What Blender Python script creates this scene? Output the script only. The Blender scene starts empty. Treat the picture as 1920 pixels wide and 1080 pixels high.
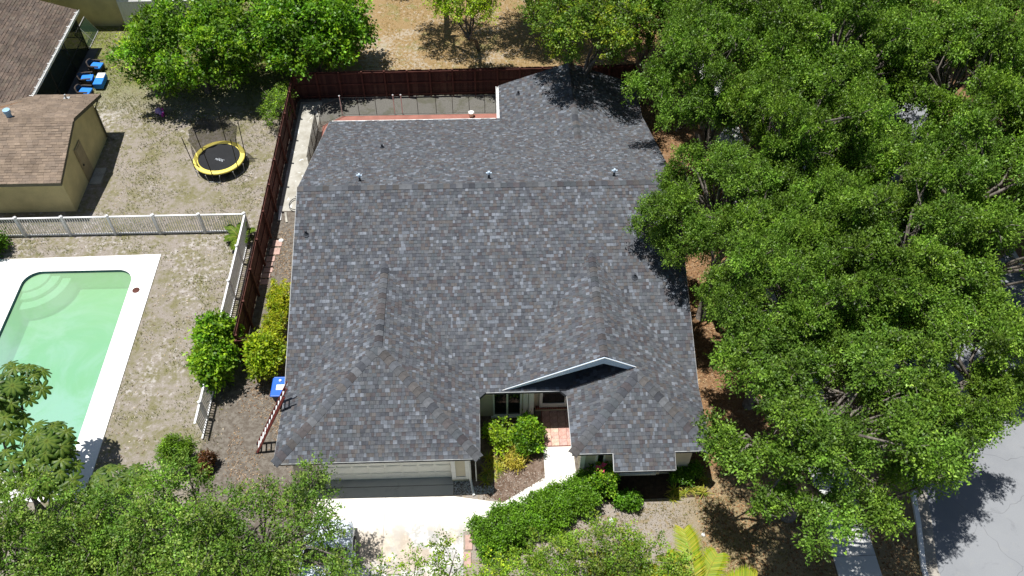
import bpy, bmesh, math, random
import numpy as np
from mathutils import Vector, Matrix
from mathutils.geometry import tessellate_polygon

# ------------------------------------------------------------------ camera, sky, sun, exposure
S = bpy.context.scene
COL = S.collection
CAM_H = 29.853
PITCH, YAW, ROLL, FPX = 0.86113, 0.03768, 0.00616, 1625.16
fw = np.array([math.sin(YAW)*math.cos(PITCH), math.cos(YAW)*math.cos(PITCH), -math.sin(PITCH)])
rt = np.array([math.cos(YAW), -math.sin(YAW), 0.0]); up = np.cross(rt, fw)
rt2 = math.cos(ROLL)*rt + math.sin(ROLL)*up; up2 = -math.sin(ROLL)*rt + math.cos(ROLL)*up
cd = bpy.data.cameras.new('camera'); cam = bpy.data.objects.new('camera', cd); COL.objects.link(cam)
mw = Matrix.Identity(4)
for i in range(3):
    mw[i][0] = rt2[i]; mw[i][1] = up2[i]; mw[i][2] = -fw[i]
mw[2][3] = CAM_H
cam.matrix_world = mw
cd.sensor_width = 36; cd.lens = FPX/1920*36; cd.clip_start = 0.5; cd.clip_end = 2000
S.camera = cam

SUN_TO = Vector((-0.20, 0.05, 1.0)).normalized()          # towards the sun: high, from the left
W = bpy.data.worlds.new('World'); S.world = W; W.use_nodes = True
wn = W.node_tree
for n in list(wn.nodes): wn.nodes.remove(n)
sky = wn.nodes.new('ShaderNodeTexSky'); sky.sky_type = 'NISHITA'; sky.sun_disc = False
sky.sun_elevation = math.asin(SUN_TO.z); sky.sun_rotation = math.atan2(SUN_TO.x, SUN_TO.y)
bg = wn.nodes.new('ShaderNodeBackground'); bg.inputs['Strength'].default_value = 0.052
wo = wn.nodes.new('ShaderNodeOutputWorld')
wn.links.new(sky.outputs[0], bg.inputs[0]); wn.links.new(bg.outputs[0], wo.inputs[0])
sl = bpy.data.lights.new('sun', 'SUN'); sl.energy = 5.0; sl.angle = math.radians(0.5); sl.color = (1, 0.98, 0.945)
so = bpy.data.objects.new('sun', sl); COL.objects.link(so)
so.rotation_euler = SUN_TO.to_track_quat('Z', 'Y').to_euler(); so.location = (-8, 5, 60)
S.view_settings.view_transform = 'Standard'; S.view_settings.look = 'None'
S.view_settings.exposure = 0.36; S.view_settings.gamma = 1.0; S.view_settings.use_curve_mapping = False
S.render.engine = 'CYCLES'
S.cycles.max_bounces = 7; S.cycles.transparent_max_bounces = 10; S.cycles.caustics_reflective = False

# ------------------------------------------------------------------ node helpers and materials
class NT:
    def __init__(s, name):
        s.m = bpy.data.materials.new(name); s.m.use_nodes = True; s.t = s.m.node_tree
        for n in list(s.t.nodes): s.t.nodes.remove(n)
        s.out = s.t.nodes.new('ShaderNodeOutputMaterial')
        s.tc = s.t.nodes.new('ShaderNodeTexCoord').outputs['Object']
    def put(s, sock, v):
        if isinstance(v, bpy.types.NodeSocket): s.t.links.new(v, sock)
        elif isinstance(v, (tuple, list)) and len(v) == 3 and sock.type == 'RGBA': sock.default_value = (*v, 1)
        else: sock.default_value = v
    def noise(s, scale, detail=4, rough=0.6, vec=None, dist=0.0):
        n = s.t.nodes.new('ShaderNodeTexNoise'); s.put(n.inputs['Vector'], vec or s.tc)
        n.inputs['Scale'].default_value = scale; n.inputs['Detail'].default_value = detail
        n.inputs['Roughness'].default_value = rough; n.inputs['Distortion'].default_value = dist
        return n.outputs['Fac']
    def voro(s, scale, feature='F1', vec=None, out='Distance'):
        n = s.t.nodes.new('ShaderNodeTexVoronoi'); n.feature = feature; s.put(n.inputs['Vector'], vec or s.tc)
        n.inputs['Scale'].default_value = scale
        return n.outputs[out]
    def ms(s, v, a, b, c=0.0, d=1.0, smooth=True):
        n = s.t.nodes.new('ShaderNodeMapRange'); n.interpolation_type = 'SMOOTHSTEP' if smooth else 'LINEAR'
        s.put(n.inputs[0], v)
        for i, x in enumerate((a, b, c, d)): s.put(n.inputs[1+i], x)
        return n.outputs[0]
    def math(s, op, a, b=0.0):
        n = s.t.nodes.new('ShaderNodeMath'); n.operation = op; s.put(n.inputs[0], a); s.put(n.inputs[1], b)
        return n.outputs[0]
    def mix(s, f, a, b, mode='MIX'):
        n = s.t.nodes.new('ShaderNodeMix'); n.data_type = 'RGBA'; n.blend_type = mode
        s.put(n.inputs[0], f); s.put(n.inputs[6], a); s.put(n.inputs[7], b)
        return n.outputs[2]
    def attr(s, name='tint'):
        n = s.t.nodes.new('ShaderNodeAttribute'); n.attribute_name = name
        return n.outputs['Color']
    def xyz(s):
        n = s.t.nodes.new('ShaderNodeSeparateXYZ'); s.put(n.inputs[0], s.tc); return n.outputs
    def bsdf(s, col, rough=0.8, spec=0.3, bump=None, strength=0.3, dist=0.02, **kw):
        b = s.t.nodes.new('ShaderNodeBsdfPrincipled'); s.put(b.inputs['Base Color'], col); s.put(b.inputs['Roughness'], rough)
        b.inputs['Specular IOR Level'].default_value = spec
        for k, v in kw.items(): s.put(b.inputs[k.replace('_', ' ')], v)
        if bump is not None:
            n = s.t.nodes.new('ShaderNodeBump'); n.inputs['Strength'].default_value = strength
            n.inputs['Distance'].default_value = dist; s.put(n.inputs['Height'], bump)
            s.t.links.new(n.outputs[0], b.inputs['Normal'])
        return b.outputs[0]
    def shader(s, typ, **kw):
        n = s.t.nodes.new(typ)
        for k, v in kw.items(): s.put(n.inputs[k.replace('_', ' ')], v)
        return n.outputs[0]
    def mixs(s, f, a, b):
        n = s.t.nodes.new('ShaderNodeMixShader'); s.put(n.inputs[0], f); s.put(n.inputs[1], a); s.put(n.inputs[2], b)
        return n.outputs[0]
    def done(s, surf):
        s.t.links.new(surf, s.out.inputs['Surface']); return s.m

def flat(name, col, rough=0.7, var=0.12, scale=3.0, fine=25.0, spec=0.3, bump=0.15, attr=False, metal=0.0):
    t = NT(name)
    a = t.ms(t.noise(scale, 4), 0.25, 0.75, 1-var, 1+var)
    b = t.ms(t.noise(fine, 3), 0.25, 0.75, 1-var*0.7, 1+var*0.7)
    k = t.math('MULTIPLY', a, b)
    c = t.attr() if attr else col
    n = t.t.nodes.new('ShaderNodeVectorMath'); n.operation = 'SCALE'
    if attr: t.t.links.new(c, n.inputs[0])
    else: n.inputs[0].default_value = col
    t.t.links.new(k, n.inputs['Scale'])
    return t.done(t.bsdf(n.outputs[0], rough, spec, t.noise(fine*1.6, 3) if bump else None, bump, 0.01, Metallic=metal))

def leafy(name, trans=0.27, rough=0.45, spec=0.26):
    t = NT(name); c = t.attr()
    oi = t.t.nodes.new('ShaderNodeObjectInfo').outputs['Random']
    c = t.mix(t.ms(t.noise(0.55, 3, .6), .42, .62, 0, .45), c, t.mix(1.0, c, (1.25, 1.12, .8), 'MULTIPLY'))
    c = t.mix(t.ms(oi, 0, 1, 0, .55, False), c, t.mix(1.0, c, (.72, .80, .9), 'MULTIPLY'))
    a = t.bsdf(c, rough, spec)
    tcol = t.mix(1.0, c, (1.5, 1.7, 0.5), 'MULTIPLY')
    return t.done(t.mixs(trans, a, t.shader('ShaderNodeBsdfTranslucent', Color=tcol)))

def netting(name, col, alpha):
    t = NT(name)
    w = t.noise(160, 1)
    f = t.ms(w, 0.3, 0.7, alpha-0.15, alpha+0.15)
    return t.done(t.mixs(f, t.shader('ShaderNodeBsdfTransparent', Color=(1, 1, 1)), t.bsdf(col, 0.8, 0.1)))

M = {}
M['shingle'] = flat('grey_shingle', None, 0.9, 0.16, 6, 60, 0.15, 0.35, attr=True)
M['brown_shingle'] = flat('brown_shingle', None, 0.92, 0.25, 0.8, 30, 0.1, 0.35, attr=True)
M['fascia'] = flat('fascia_paint', (0.55, 0.56, 0.56), 0.5, 0.08)
M['roofbase'] = flat('roof_underlay', (0.075, 0.08, 0.09), 0.9, 0.15, spec=0.1)
M['white'] = flat('white_paint', (0.78, 0.78, 0.76), 0.45, 0.06)
M['vinyl'] = flat('white_vinyl', (0.74, 0.74, 0.74), 0.4, 0.08)
M['cream'] = flat('cream_stucco', (0.62, 0.56, 0.44), 0.85, 0.08, 1.2, 60, 0.2, 0.4)
M['doorwhite'] = flat('garage_paint', (0.84, 0.83, 0.77), 0.5, 0.05)
M['yellow'] = flat('yellow_stucco', (0.66, 0.56, 0.29), 0.88, 0.14, 0.9, 50, 0.2, 0.4)
M['olive'] = flat('olive_trim', (0.12, 0.11, 0.075), 0.8, 0.15)
M['black'] = flat('black_metal', (0.012, 0.012, 0.013), 0.5, 0.1)
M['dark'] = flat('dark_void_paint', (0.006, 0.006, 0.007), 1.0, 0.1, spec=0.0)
M['brownwood'] = flat('stained_fence_wood', None, 0.85, 0.3, 4, 40, 0.15, 0.3, attr=True)
M['rail'] = flat('fence_rail_wood', (0.105, 0.043, 0.034), 0.85, 0.25, 3, 40, 0.15, 0.3)
M['concrete'] = flat('side_concrete', (0.36, 0.345, 0.30), 0.9, 0.22, 1.6, 18, 0.2, 0.25)
M['red'] = flat('red_patio_paint', (0.30, 0.13, 0.10), 0.8, 0.14, 2, 20)
M['paver'] = flat('entry_paver', None, 0.85, 0.2, 6, 30, 0.2, 0.3, attr=True)
M['brick'] = flat('red_brick', (0.22, 0.085, 0.06), 0.9, 0.25, 8, 40)
M['pink'] = flat('pink_tile', (0.43, 0.29, 0.245), 0.85, 0.16, 5, 30)
M['bark'] = flat('grey_bark', (0.165, 0.145, 0.125), 0.95, 0.5, 6, 34, 0.1, 1.0)
M['stem'] = flat('green_stem', (0.11, 0.10, 0.05), 0.9, 0.25, 6, 40)
M['leaf'] = leafy('leaf'); M['gloss'] = leafy('glossy_leaf', 0.30, 0.45, 0.28)
M['dry'] = flat('dry_leaf', None, 0.9, 0.2, 5, 30, 0.1, 0.0, attr=True)
M['plate'] = flat('galvanised', (0.45, 0.47, 0.48), 0.45, 0.12, metal=0.3)
M['pipe'] = flat('lead_pipe', (0.05, 0.055, 0.065), 0.5, 0.2)
M['ventw'] = flat('vent_white', (0.55, 0.68, 0.80), 0.35, 0.05)
M['skyblue'] = flat('pale_blue_vent', (0.32, 0.50, 0.66), 0.5, 0.12)
M['blue'] = flat('bin_blue', (0.012, 0.115, 0.55), 0.4, 0.08, spec=0.5)
M['navy'] = flat('bin_body', (0.01, 0.03, 0.10), 0.5, 0.1)
M['cushion'] = flat('blue_cushion', (0.03, 0.22, 0.72), 0.85, 0.1)
M['wicker'] = flat('dark_wicker', (0.045, 0.034, 0.028), 0.7, 0.3, 20, 120, 0.4, 0.8)
M['ladderred'] = flat('red_fibreglass', (0.16, 0.035, 0.03), 0.55, 0.12)
M['alum'] = flat('aluminium', (0.72, 0.72, 0.72), 0.35, 0.06, metal=0.4)
M['padyellow'] = flat('yellow_pad', (0.82, 0.69, 0.15), 0.5, 0.08, 3, 12)
M['matblack'] = flat('jump_mat', (0.014, 0.015, 0.017), 0.75, 0.15)
M['logo'] = flat('white_print', (0.5, 0.53, 0.56), 0.7, 0.05)
M['toy1'] = flat('lilac_plastic', (0.55, 0.38, 0.75), 0.4, 0.05); M['toy2'] = flat('magenta_plastic', (0.42, 0.03, 0.33), 0.4, 0.05)
M['bat'] = flat('pale_wood', (0.72, 0.60, 0.30), 0.6, 0.08)
M['stone'] = flat('pale_stone', (0.66, 0.66, 0.64), 0.85, 0.2, 10, 40)
M['gravel'] = flat('pebbles', None, 0.9, 0.2, 10, 60, 0.2, 0.2, attr=True)
M['kerb'] = flat('kerb_concrete', (0.50, 0.48, 0.45), 0.9, 0.25, 2, 20)
M['petal'] = flat('pink_petal', (0.75, 0.09, 0.18), 0.7, 0.1)
M['wpetal'] = flat('white_petal', (0.8, 0.8, 0.76), 0.7, 0.05)
M['carwhite'] = flat('car_paint', (0.62, 0.68, 0.74), 0.18, 0.03, 2, 8, 0.6, 0.0)
M['tyre'] = flat('tyre_rubber', (0.015, 0.015, 0.016), 0.8, 0.15)
M['net'] = netting('black_net', (0.010, 0.010, 0.010), 0.66)
M['screen'] = netting('insect_screen', (0.02, 0.03, 0.025), 0.72)
M['poolnet'] = netting('pool_fence_mesh', (0.012, 0.012, 0.013), 0.30)
t = NT('window_glass'); M['glass'] = t.done(t.bsdf((0.012, 0.016, 0.018), 0.06, 0.6, t.noise(2.0, 1), 0.05))

# ---- poured surfaces
def concrete_mat(name, col, stain, amt=1.0):
    t = NT(name)
    n1 = t.noise(0.5, 6, 0.65, dist=0.6); n2 = t.noise(3.2, 5, 0.7); n3 = t.noise(40, 3)
    c = t.mix(t.ms(n1, 0.48, 0.72, 0, 0.55*amt), col, stain)
    c = t.mix(t.ms(n2, 0.52, 0.8, 0, 0.4*amt), c, tuple(x*0.62 for x in stain))
    c = t.mix(t.ms(n3, 0.35, 0.75, 0, 0.22), c, tuple(x*0.75 for x in col))
    return t.done(t.bsdf(c, 0.88, 0.2, t.noise(55, 3), 0.25, 0.01))
def drive_mat():
    t = NT('driveway_concrete'); X, Y, Z = t.xyz()
    n1 = t.noise(0.55, 6, 0.65, dist=.6); n2 = t.noise(2.6, 6, 0.72); n3 = t.noise(40, 3)
    c = t.mix(t.ms(n1, .45, .7, 0, .5), (.76, .735, .675), (.64, .60, .53))
    c = t.mix(t.ms(n2, .55, .8, 0, .4), c, (.45, .42, .38))
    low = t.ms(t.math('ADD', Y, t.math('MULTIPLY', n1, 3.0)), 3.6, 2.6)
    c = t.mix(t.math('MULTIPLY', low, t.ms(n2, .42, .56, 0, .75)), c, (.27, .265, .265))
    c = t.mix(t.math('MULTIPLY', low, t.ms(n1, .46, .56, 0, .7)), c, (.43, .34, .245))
    # two faint wheel tracks running to the door, and joints
    trk = t.math('MULTIPLY', t.ms(t.math('ABSOLUTE', t.math('SUBTRACT', t.math('ABSOLUTE', t.math('ADD', X, 1.1)), .75)), .30, .05), t.ms(n2, .35, .6, .1, .55))
    c = t.mix(trk, c, (.42, .40, .37))
    c = t.mix(t.ms(t.math('ABSOLUTE', t.math('ADD', X, 2.3)), .012, .02, .6, 0), c, (.25, .23, .2))
    c = t.mix(t.ms(n3, .35, .75, 0, .2), c, (.52, .5, .46))
    return t.done(t.bsdf(c, .88, .2, t.noise(55, 3), .25, .01))
M['drive'] = drive_mat()
M['apron'] = concrete_mat('apron_concrete', (0.46, 0.46, 0.45), (0.30, 0.29, 0.28))
M['walk'] = concrete_mat('sidewalk_concrete', (0.56, 0.56, 0.54), (0.42, 0.40, 0.37))
M['deck'] = concrete_mat('pool_deck_paint', (0.86, 0.85, 0.83), (0.78, 0.76, 0.72), 0.6)
def path_mat():
    t = NT('spilled_path_concrete')
    c = t.mix(t.ms(t.noise(1.1, 5, .65), .38, .68), (.44, .425, .38), (.31, .29, .24))
    c = t.mix(t.ms(t.noise(6, 5, .7), .5, .75, 0, .5), c, (.27, .25, .2))
    c = t.mix(t.ms(t.noise(1.7, 4, .55, dist=.8), .60, .635), c, (.66, .66, .63))
    return t.done(t.bsdf(c, .9, .2, t.noise(40, 3), .3, .01))
M['pathcon'] = path_mat()
def asphalt():
    t = NT('asphalt')
    n1 = t.noise(0.35, 5, 0.6); n2 = t.noise(2.0, 5, 0.7); n3 = t.noise(60, 2)
    c = t.mix(t.ms(n1, 0.35, 0.7), (0.265, 0.275, 0.288), (0.225, 0.235, 0.25))
    c = t.mix(t.ms(n2, 0.52, 0.75, 0, 0.4), c, (0.30, 0.30, 0.29))
    c = t.mix(t.ms(t.noise(0.9, 6, .75, dist=1.5), .56, .70, 0, .45), c, (0.15, 0.155, 0.165))
    c = t.mix(t.ms(t.voro(1.3), .0, .05, .5, 0), c, (.09, .09, .095))
    c = t.mix(t.ms(n3, 0.3, 0.75, 0, 0.4), c, (0.15, 0.155, 0.165))
    w = t.t.nodes.new('ShaderNodeVectorMath'); w.operation = 'ADD'
    t.t.links.new(t.tc, w.inputs[0])
    nn = t.t.nodes.new('ShaderNodeTexNoise'); nn.inputs['Scale'].default_value = 0.9; t.t.links.new(t.tc, nn.inputs['Vector'])
    t.t.links.new(nn.outputs['Color'], w.inputs[1])
    cr = t.voro(0.28, 'DISTANCE_TO_EDGE', w.outputs[0])
    c = t.mix(t.ms(cr, 0.0, 0.005, 0.4, 0.0), c, (0.06, 0.06, 0.065))
    return t.done(t.bsdf(c, 0.9, 0.2, n3, 0.3, 0.01))
M['asphalt'] = asphalt()
def soil():
    t = NT('bed_soil')
    c = t.mix(t.ms(t.noise(2.2, 5, 0.65), 0.38, 0.66), (0.115, 0.075, 0.052), (0.22, 0.165, 0.13))
    c = t.mix(t.ms(t.noise(14, 4), 0.5, 0.72, 0, 0.7), c, (0.075, 0.045, 0.03))
    c = t.mix(t.ms(t.noise(40, 2), 0.64, 0.74), c, (0.42, 0.38, 0.34))
    return t.done(t.bsdf(c, 0.95, 0.1, t.noise(20, 4), 0.7, 0.03))
M['soil'] = soil()
def ground_mat():
    t = NT('sandy_ground'); X, Y, Z = t.xyz()
    big = t.noise(0.22, 5, 0.6, dist=0.8); mid = t.noise(0.95, 6, 0.68, dist=0.5); sm = t.noise(4.5, 5, 0.7); fn = t.noise(22, 4, 0.7); vf = t.noise(60, 2)
    wob = t.math('MULTIPLY', t.math('SUBTRACT', mid, 0.5), 3.0)
    Xw = t.math('ADD', X, wob); Yw = t.math('ADD', Y, wob)
    # side yard: pale sand with weak olive turf
    sand = t.mix(t.ms(fn, 0.35, 0.7), (0.335, 0.295, 0.26), (0.23, 0.20, 0.17))
    turf = t.mix(t.ms(fn, 0.35, 0.68), (0.15, 0.145, 0.070), (0.245, 0.22, 0.12))
    side = t.mix(t.ms(t.math('ADD', t.math('MULTIPLY', mid, 0.55), t.math('MULTIPLY', sm, 0.45)), 0.39, 0.58), turf, sand)
    pale = t.ms(t.math('ADD', t.math('MULTIPLY', big, 0.4), t.math('MULTIPLY', sm, 0.6)), 0.53, 0.64)
    side = t.mix(t.math('MULTIPLY', pale, 0.75), side, (0.50, 0.47, 0.44))
    lush = t.math('MULTIPLY', t.ms(Yw, 38.0, 43.5), t.ms(sm, 0.34, 0.58))
    side = t.mix(lush, side, t.mix(t.ms(fn, 0.35, 0.7), (0.12, 0.155, 0.03), (0.24, 0.25, 0.06)))
    # rear lawn: dry straw
    straw = t.mix(t.ms(fn, 0.32, 0.7), (0.36, 0.25, 0.125), (0.225, 0.15, 0.07))
    straw = t.mix(t.ms(sm, 0.5, 0.7, 0, 0.6), straw, (0.40, 0.33, 0.22))
    straw = t.mix(t.ms(mid, 0.52, 0.66, 0, 0.7), straw, (0.20, 0.20, 0.075))
    straw = t.mix(t.ms(t.math('ADD', t.math('MULTIPLY', big, .5), t.math('MULTIPLY', sm, .5)), .52, .6, 0, .7), straw, (0.42, 0.37, 0.30))
    # litter under the trees
    lit = t.mix(t.ms(fn, 0.35, 0.68), (0.30, 0.175, 0.09), (0.13, 0.075, 0.04))
    lit = t.mix(t.ms(sm, 0.5, 0.66, 0, 0.6), lit, (0.33, 0.25, 0.17))
    # front yard
    fs = t.mix(t.ms(fn, 0.35, 0.7), (0.36, 0.325, 0.29), (0.25, 0.205, 0.165))
    fs = t.mix(t.ms(sm, 0.48, 0.62, 0, 0.75), fs, (0.25, 0.19, 0.10))
    ft = t.mix(t.ms(fn, 0.35, 0.7), (0.33, 0.25, 0.155), (0.20, 0.17, 0.075))
    fr = t.mix(t.ms(Xw, 6.0, 8.5), fs, ft)
    dirt = t.mix(t.ms(sm, 0.4, 0.62), (0.180, 0.155, 0.128), (0.285, 0.26, 0.225))
    dirt = t.mix(t.ms(fn, 0.5, 0.72, 0, 0.5), dirt, (0.11, 0.075, 0.05))
    dirt = t.mix(1.0, dirt, (0.74, 0.73, 0.72), 'MULTIPLY')
    grey = t.mix(t.ms(fn, 0.38, 0.66), (0.26, 0.25, 0.225), (0.14, 0.135, 0.12))
    grey = t.mix(t.ms(mid, 0.5, 0.62, 0, 0.6), grey, (0.13, 0.13, 0.085))
    c = side
    c = t.mix(t.math('MULTIPLY', t.ms(Xw, -10.6, -9.2), t.ms(Yw, 40.2, 40.6)), c, straw)
    inn = t.ms(X, -10.52, -10.50)
    c = t.mix(t.math('MULTIPLY', inn, t.ms(Y, 40.0, 39.95)), c, dirt)
    c = t.mix(t.math('MULTIPLY', t.ms(X, -9.3, -9.2), t.math('MULTIPLY', t.ms(Y, 37.8, 37.9), t.ms(Y, 40.0, 39.95))), c, grey)
    c = t.mix(t.math('MULTIPLY', t.ms(X, -11.6, -11.3), t.ms(Yw, 21.8, 21.0)), c, dirt)
    c = t.mix(t.ms(Xw, 7.2, 8.2), c, lit)
    c = t.mix(t.math('MULTIPLY', t.ms(X, -1.3, -1.2), t.ms(Yw, 16.4, 15.6)), c, fr)
    c = t.mix(t.ms(vf, 0.35, 0.75, 0, 0.35), c, t.mix(1.0, c, (0.45, 0.42, 0.38), 'MULTIPLY'))
    h = t.math('ADD', t.math('MULTIPLY', sm, 0.5), fn)
    return t.done(t.bsdf(c, 0.95, 0.1, h, 0.55, 0.05))
M['ground'] = ground_mat()
def pool_shell():
    t = NT('pool_plaster')
    c = t.mix(t.ms(t.noise(0.35, 4, 0.6, dist=1.0), 0.35, 0.68), (0.62, 0.72, 0.50), (0.60, 0.74, 0.66))
    c = t.mix(t.ms(t.noise(1.4, 5, 0.7), 0.5, 0.75, 0, 0.25), c, (0.58, 0.62, 0.33))
    return t.done(t.bsdf(c, 0.9, 0.2))
M['plaster'] = pool_shell()
def water():
    t = NT('pool_water'); X, Y, Z = t.xyz()
    n = t.noise(0.30, 5, 0.6, dist=1.2)
    murk = t.mix(t.ms(n, 0.40, 0.60), (0.23, 0.47, 0.29), (0.31, 0.52, 0.43))
    murk = t.mix(t.ms(t.math('ADD', Y, t.math('MULTIPLY', n, 5.0)), 1.5, 8.0, 0, 0.6), murk, (0.33, 0.50, 0.23))
    tr = t.mixs(0.60, t.shader('ShaderNodeBsdfTransparent', Color=(0.66, 0.94, 0.78)), t.bsdf(murk, 0.9, 0.0))
    bn = t.t.nodes.new('ShaderNodeBump'); bn.inputs['Strength'].default_value = 0.12; bn.inputs['Distance'].default_value = 0.02
    t.t.links.new(t.noise(5.0, 2, 0.5), bn.inputs['Height'])
    gl = t.t.nodes.new('ShaderNodeBsdfGlossy'); gl.inputs['Roughness'].default_value = 0.03; t.t.links.new(bn.outputs[0], gl.inputs['Normal'])
    fr = t.t.nodes.new('ShaderNodeFresnel'); fr.inputs['IOR'].default_value = 1.33; t.t.links.new(bn.outputs[0], fr.inputs['Normal'])
    return t.done(t.mixs(fr.outputs[0], tr, gl.outputs[0]))
M['water'] = water()
M['wtile'] = flat('waterline_tile', (0.03, 0.10, 0.16), 0.3, 0.2)

# ------------------------------------------------------------------ object helpers
WL = {}
def new_mesh(name, V, F, mat, tint=None, smooth=False):
    me = bpy.data.meshes.new(name)
    me.from_pydata([tuple(v) for v in V], [], F)
    if tint is not None:
        at = me.attributes.new('tint', 'FLOAT_COLOR', 'POINT')
        a = np.ones((len(V), 4), np.float32); a[:, :3] = np.asarray(tint, np.float32).reshape(-1, 3); at.data.foreach_set('color', a.ravel())
    me.materials.append(mat)
    if smooth:
        for p in me.polygons: p.use_smooth = True
    me.update()
    return me
def quad_mesh(name, V, mat, tint):
    """V: n x 4 x 3 quads"""
    n = len(V); me = bpy.data.meshes.new(name)
    me.vertices.add(n*4); me.vertices.foreach_set('co', V.astype(np.float32).ravel())
    me.loops.add(n*4); me.loops.foreach_set('vertex_index', np.arange(n*4, dtype=np.int32))
    me.polygons.add(n); me.polygons.foreach_set('loop_start', np.arange(0, n*4, 4, dtype=np.int32))
    me.update(calc_edges=True)
    at = me.attributes.new('tint', 'FLOAT_COLOR', 'POINT')
    a = np.ones((n, 4, 4), np.float32); a[:, :, :3] = tint[:, None, :]; at.data.foreach_set('color', a.ravel())
    me.materials.append(mat); me.validate()
    return me
class MB:
    def __init__(s): s.v = []; s.f = []; s.t = []
    def add(s, V, F, tint=None):
        k = len(s.v); s.v += [tuple(map(float, v)) for v in V]; s.f += [tuple(i+k for i in f) for f in F]
        s.t += [tint or (1, 1, 1)]*len(V); return s
    def box(s, x0, x1, y0, y1, z0, z1, tint=None):
        V = [(x, y, z) for z in (z0, z1) for (x, y) in ((x0, y0), (x1, y0), (x1, y1), (x0, y1))]
        return s.add(V, [(3, 2, 1, 0), (4, 5, 6, 7), (0, 1, 5, 4), (1, 2, 6, 5), (2, 3, 7, 6), (3, 0, 4, 7)], tint)
    def prism(s, pts, z0, z1, tint=None):
        n = len(pts); V = [(x, y, z0) for x, y in pts]+[(x, y, z1) for x, y in pts]
        return s.add(V, [tuple(range(n))[::-1], tuple(range(n, 2*n))]+[(i, (i+1) % n, (i+1) % n+n, i+n) for i in range(n)], tint)
    def slab(s, P, t, tint=None):
        """planar polygon P (3D), thickened straight down by t"""
        n = len(P); V = [tuple(p) for p in P]+[(p[0], p[1], p[2]-t) for p in P]
        return s.add(V, [tuple(range(n)), tuple(range(n, 2*n))[::-1]]+[(i, i+n, (i+1) % n+n, (i+1) % n) for i in range(n)], tint)
    def tube(s, pts, rad, n=6, tint=None, cap=True):
        pts = [Vector(p) for p in pts]; rad = rad if isinstance(rad, (list, tuple)) else [rad]*len(pts)
        V = []; F = []
        for i, p in enumerate(pts):
            d = (pts[min(i+1, len(pts)-1)]-pts[max(i-1, 0)]).normalized()
            a = d.cross(Vector((0, 0, 1)) if abs(d.z) < 0.95 else Vector((1, 0, 0))).normalized(); b = d.cross(a)
            for k in range(n):
                w = 2*math.pi*k/n; V.append(p+(a*math.cos(w)+b*math.sin(w))*rad[i])
        for i in range(len(pts)-1):
            for k in range(n): F.append((i*n+k, i*n+(k+1) % n, (i+1)*n+(k+1) % n, (i+1)*n+k))
        if cap: F += [tuple(range(n)), tuple(range((len(pts)-1)*n, len(pts)*n))[::-1]]
        return s.add(V, F, tint)
    def lathe(s, prof, c=(0, 0, 0), n=24, tint=None):
        V = []; F = []
        for r, z in prof:
            for k in range(n): V.append((c[0]+r*math.cos(2*math.pi*k/n), c[1]+r*math.sin(2*math.pi*k/n), c[2]+z))
        for i in range(len(prof)-1):
            for k in range(n): F.append((i*n+k, i*n+(k+1) % n, (i+1)*n+(k+1) % n, (i+1)*n+k))
        return s.add(V, F, tint)
def xform(V, loc=(0, 0, 0), rz=0.0):
    c, s_ = math.cos(rz), math.sin(rz)
    return [(loc[0]+x*c-y*s_, loc[1]+x*s_+y*c, loc[2]+z) for x, y, z in V]
def tag(o, label=None, cat=None, group=None, kind=None):
    if label: o['label'] = label
    if cat: o['category'] = cat
    if group: o['group'] = group
    if kind: o['kind'] = kind
    return o
def link(name, me, loc=(0, 0, 0), parent=None, rz=0.0):
    """loc is in world space when the parent is not rotated"""
    o = bpy.data.objects.new(name, me); COL.objects.link(o)
    WL[o.name] = Vector(loc)
    if parent is not None:
        o.parent = parent; o.location = Vector(loc)-WL[parent.name]
    else: o.location = loc
    if rz: o.rotation_euler = (0, 0, rz)
    return o
def obj(name, mb, mat, parent=None, smooth=False, bevel=0.0):
    V = np.array(mb.v); c = (V.min(0)+V.max(0))/2; c[2] = V[:, 2].min()
    me = new_mesh(name, V-c, mb.f, M[mat] if isinstance(mat, str) else mat, mb.t, smooth)
    o = link(name, me, c, parent)
    if bevel:
        b = o.modifiers.new('bevel', 'BEVEL'); b.width = bevel; b.segments = 2; b.limit_method = 'ANGLE'
    return o
def thing(name, label, cat, loc, group=None, rz=0.0):
    o = bpy.data.objects.new(name, None); COL.objects.link(o); o.location = loc; o.rotation_euler = (0, 0, rz)
    o.empty_display_size = 0.2; WL[o.name] = Vector(loc)
    return tag(o, label, cat, group)
def structure(name, mb, mat):
    return tag(obj(name, mb, mat), kind='structure')
def kids(o): return [c for c in bpy.data.objects if c.parent == o]
def copy_tree(o, loc=None, rz=None, parent=None, cs=None):
    c = o.copy(); COL.objects.link(c)
    if parent is not None: c.parent = parent
    if loc is not None: c.location = loc
    if rz is not None: c.rotation_euler = (0, 0, rz)
    for ch in kids(o): copy_tree(ch, parent=c)
    return c
rng = np.random.default_rng(7); random.seed(7)
def rects_with_hole(mb, outer, hole, z):
    polys = [[Vector((x, y, z)) for x, y in outer], [Vector((x, y, z)) for x, y in hole]]
    tri = tessellate_polygon(polys); V = [v for p in polys for v in p]
    F = []
    for a, b, c in tri:
        n = (V[b]-V[a]).cross(V[c]-V[a]); F.append((a, b, c) if n.z > 0 else (a, c, b))
    mb.add(V, F)
def rrect(x0, x1, y0, y1, r, n=8):
    P = []
    for cx, cy, a0 in ((x1-r, y1-r, 0), (x0+r, y1-r, 90), (x0+r, y0+r, 180), (x1-r, y0+r, 270)):
        for k in range(n+1):
            a = math.radians(a0+90*k/n); P.append((cx+r*math.cos(a), cy+r*math.sin(a)))
    return P
def sheet(mb, pts, z):
    mb.add([(x, y, z) for x, y in pts], [tuple(range(len(pts)))])

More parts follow.
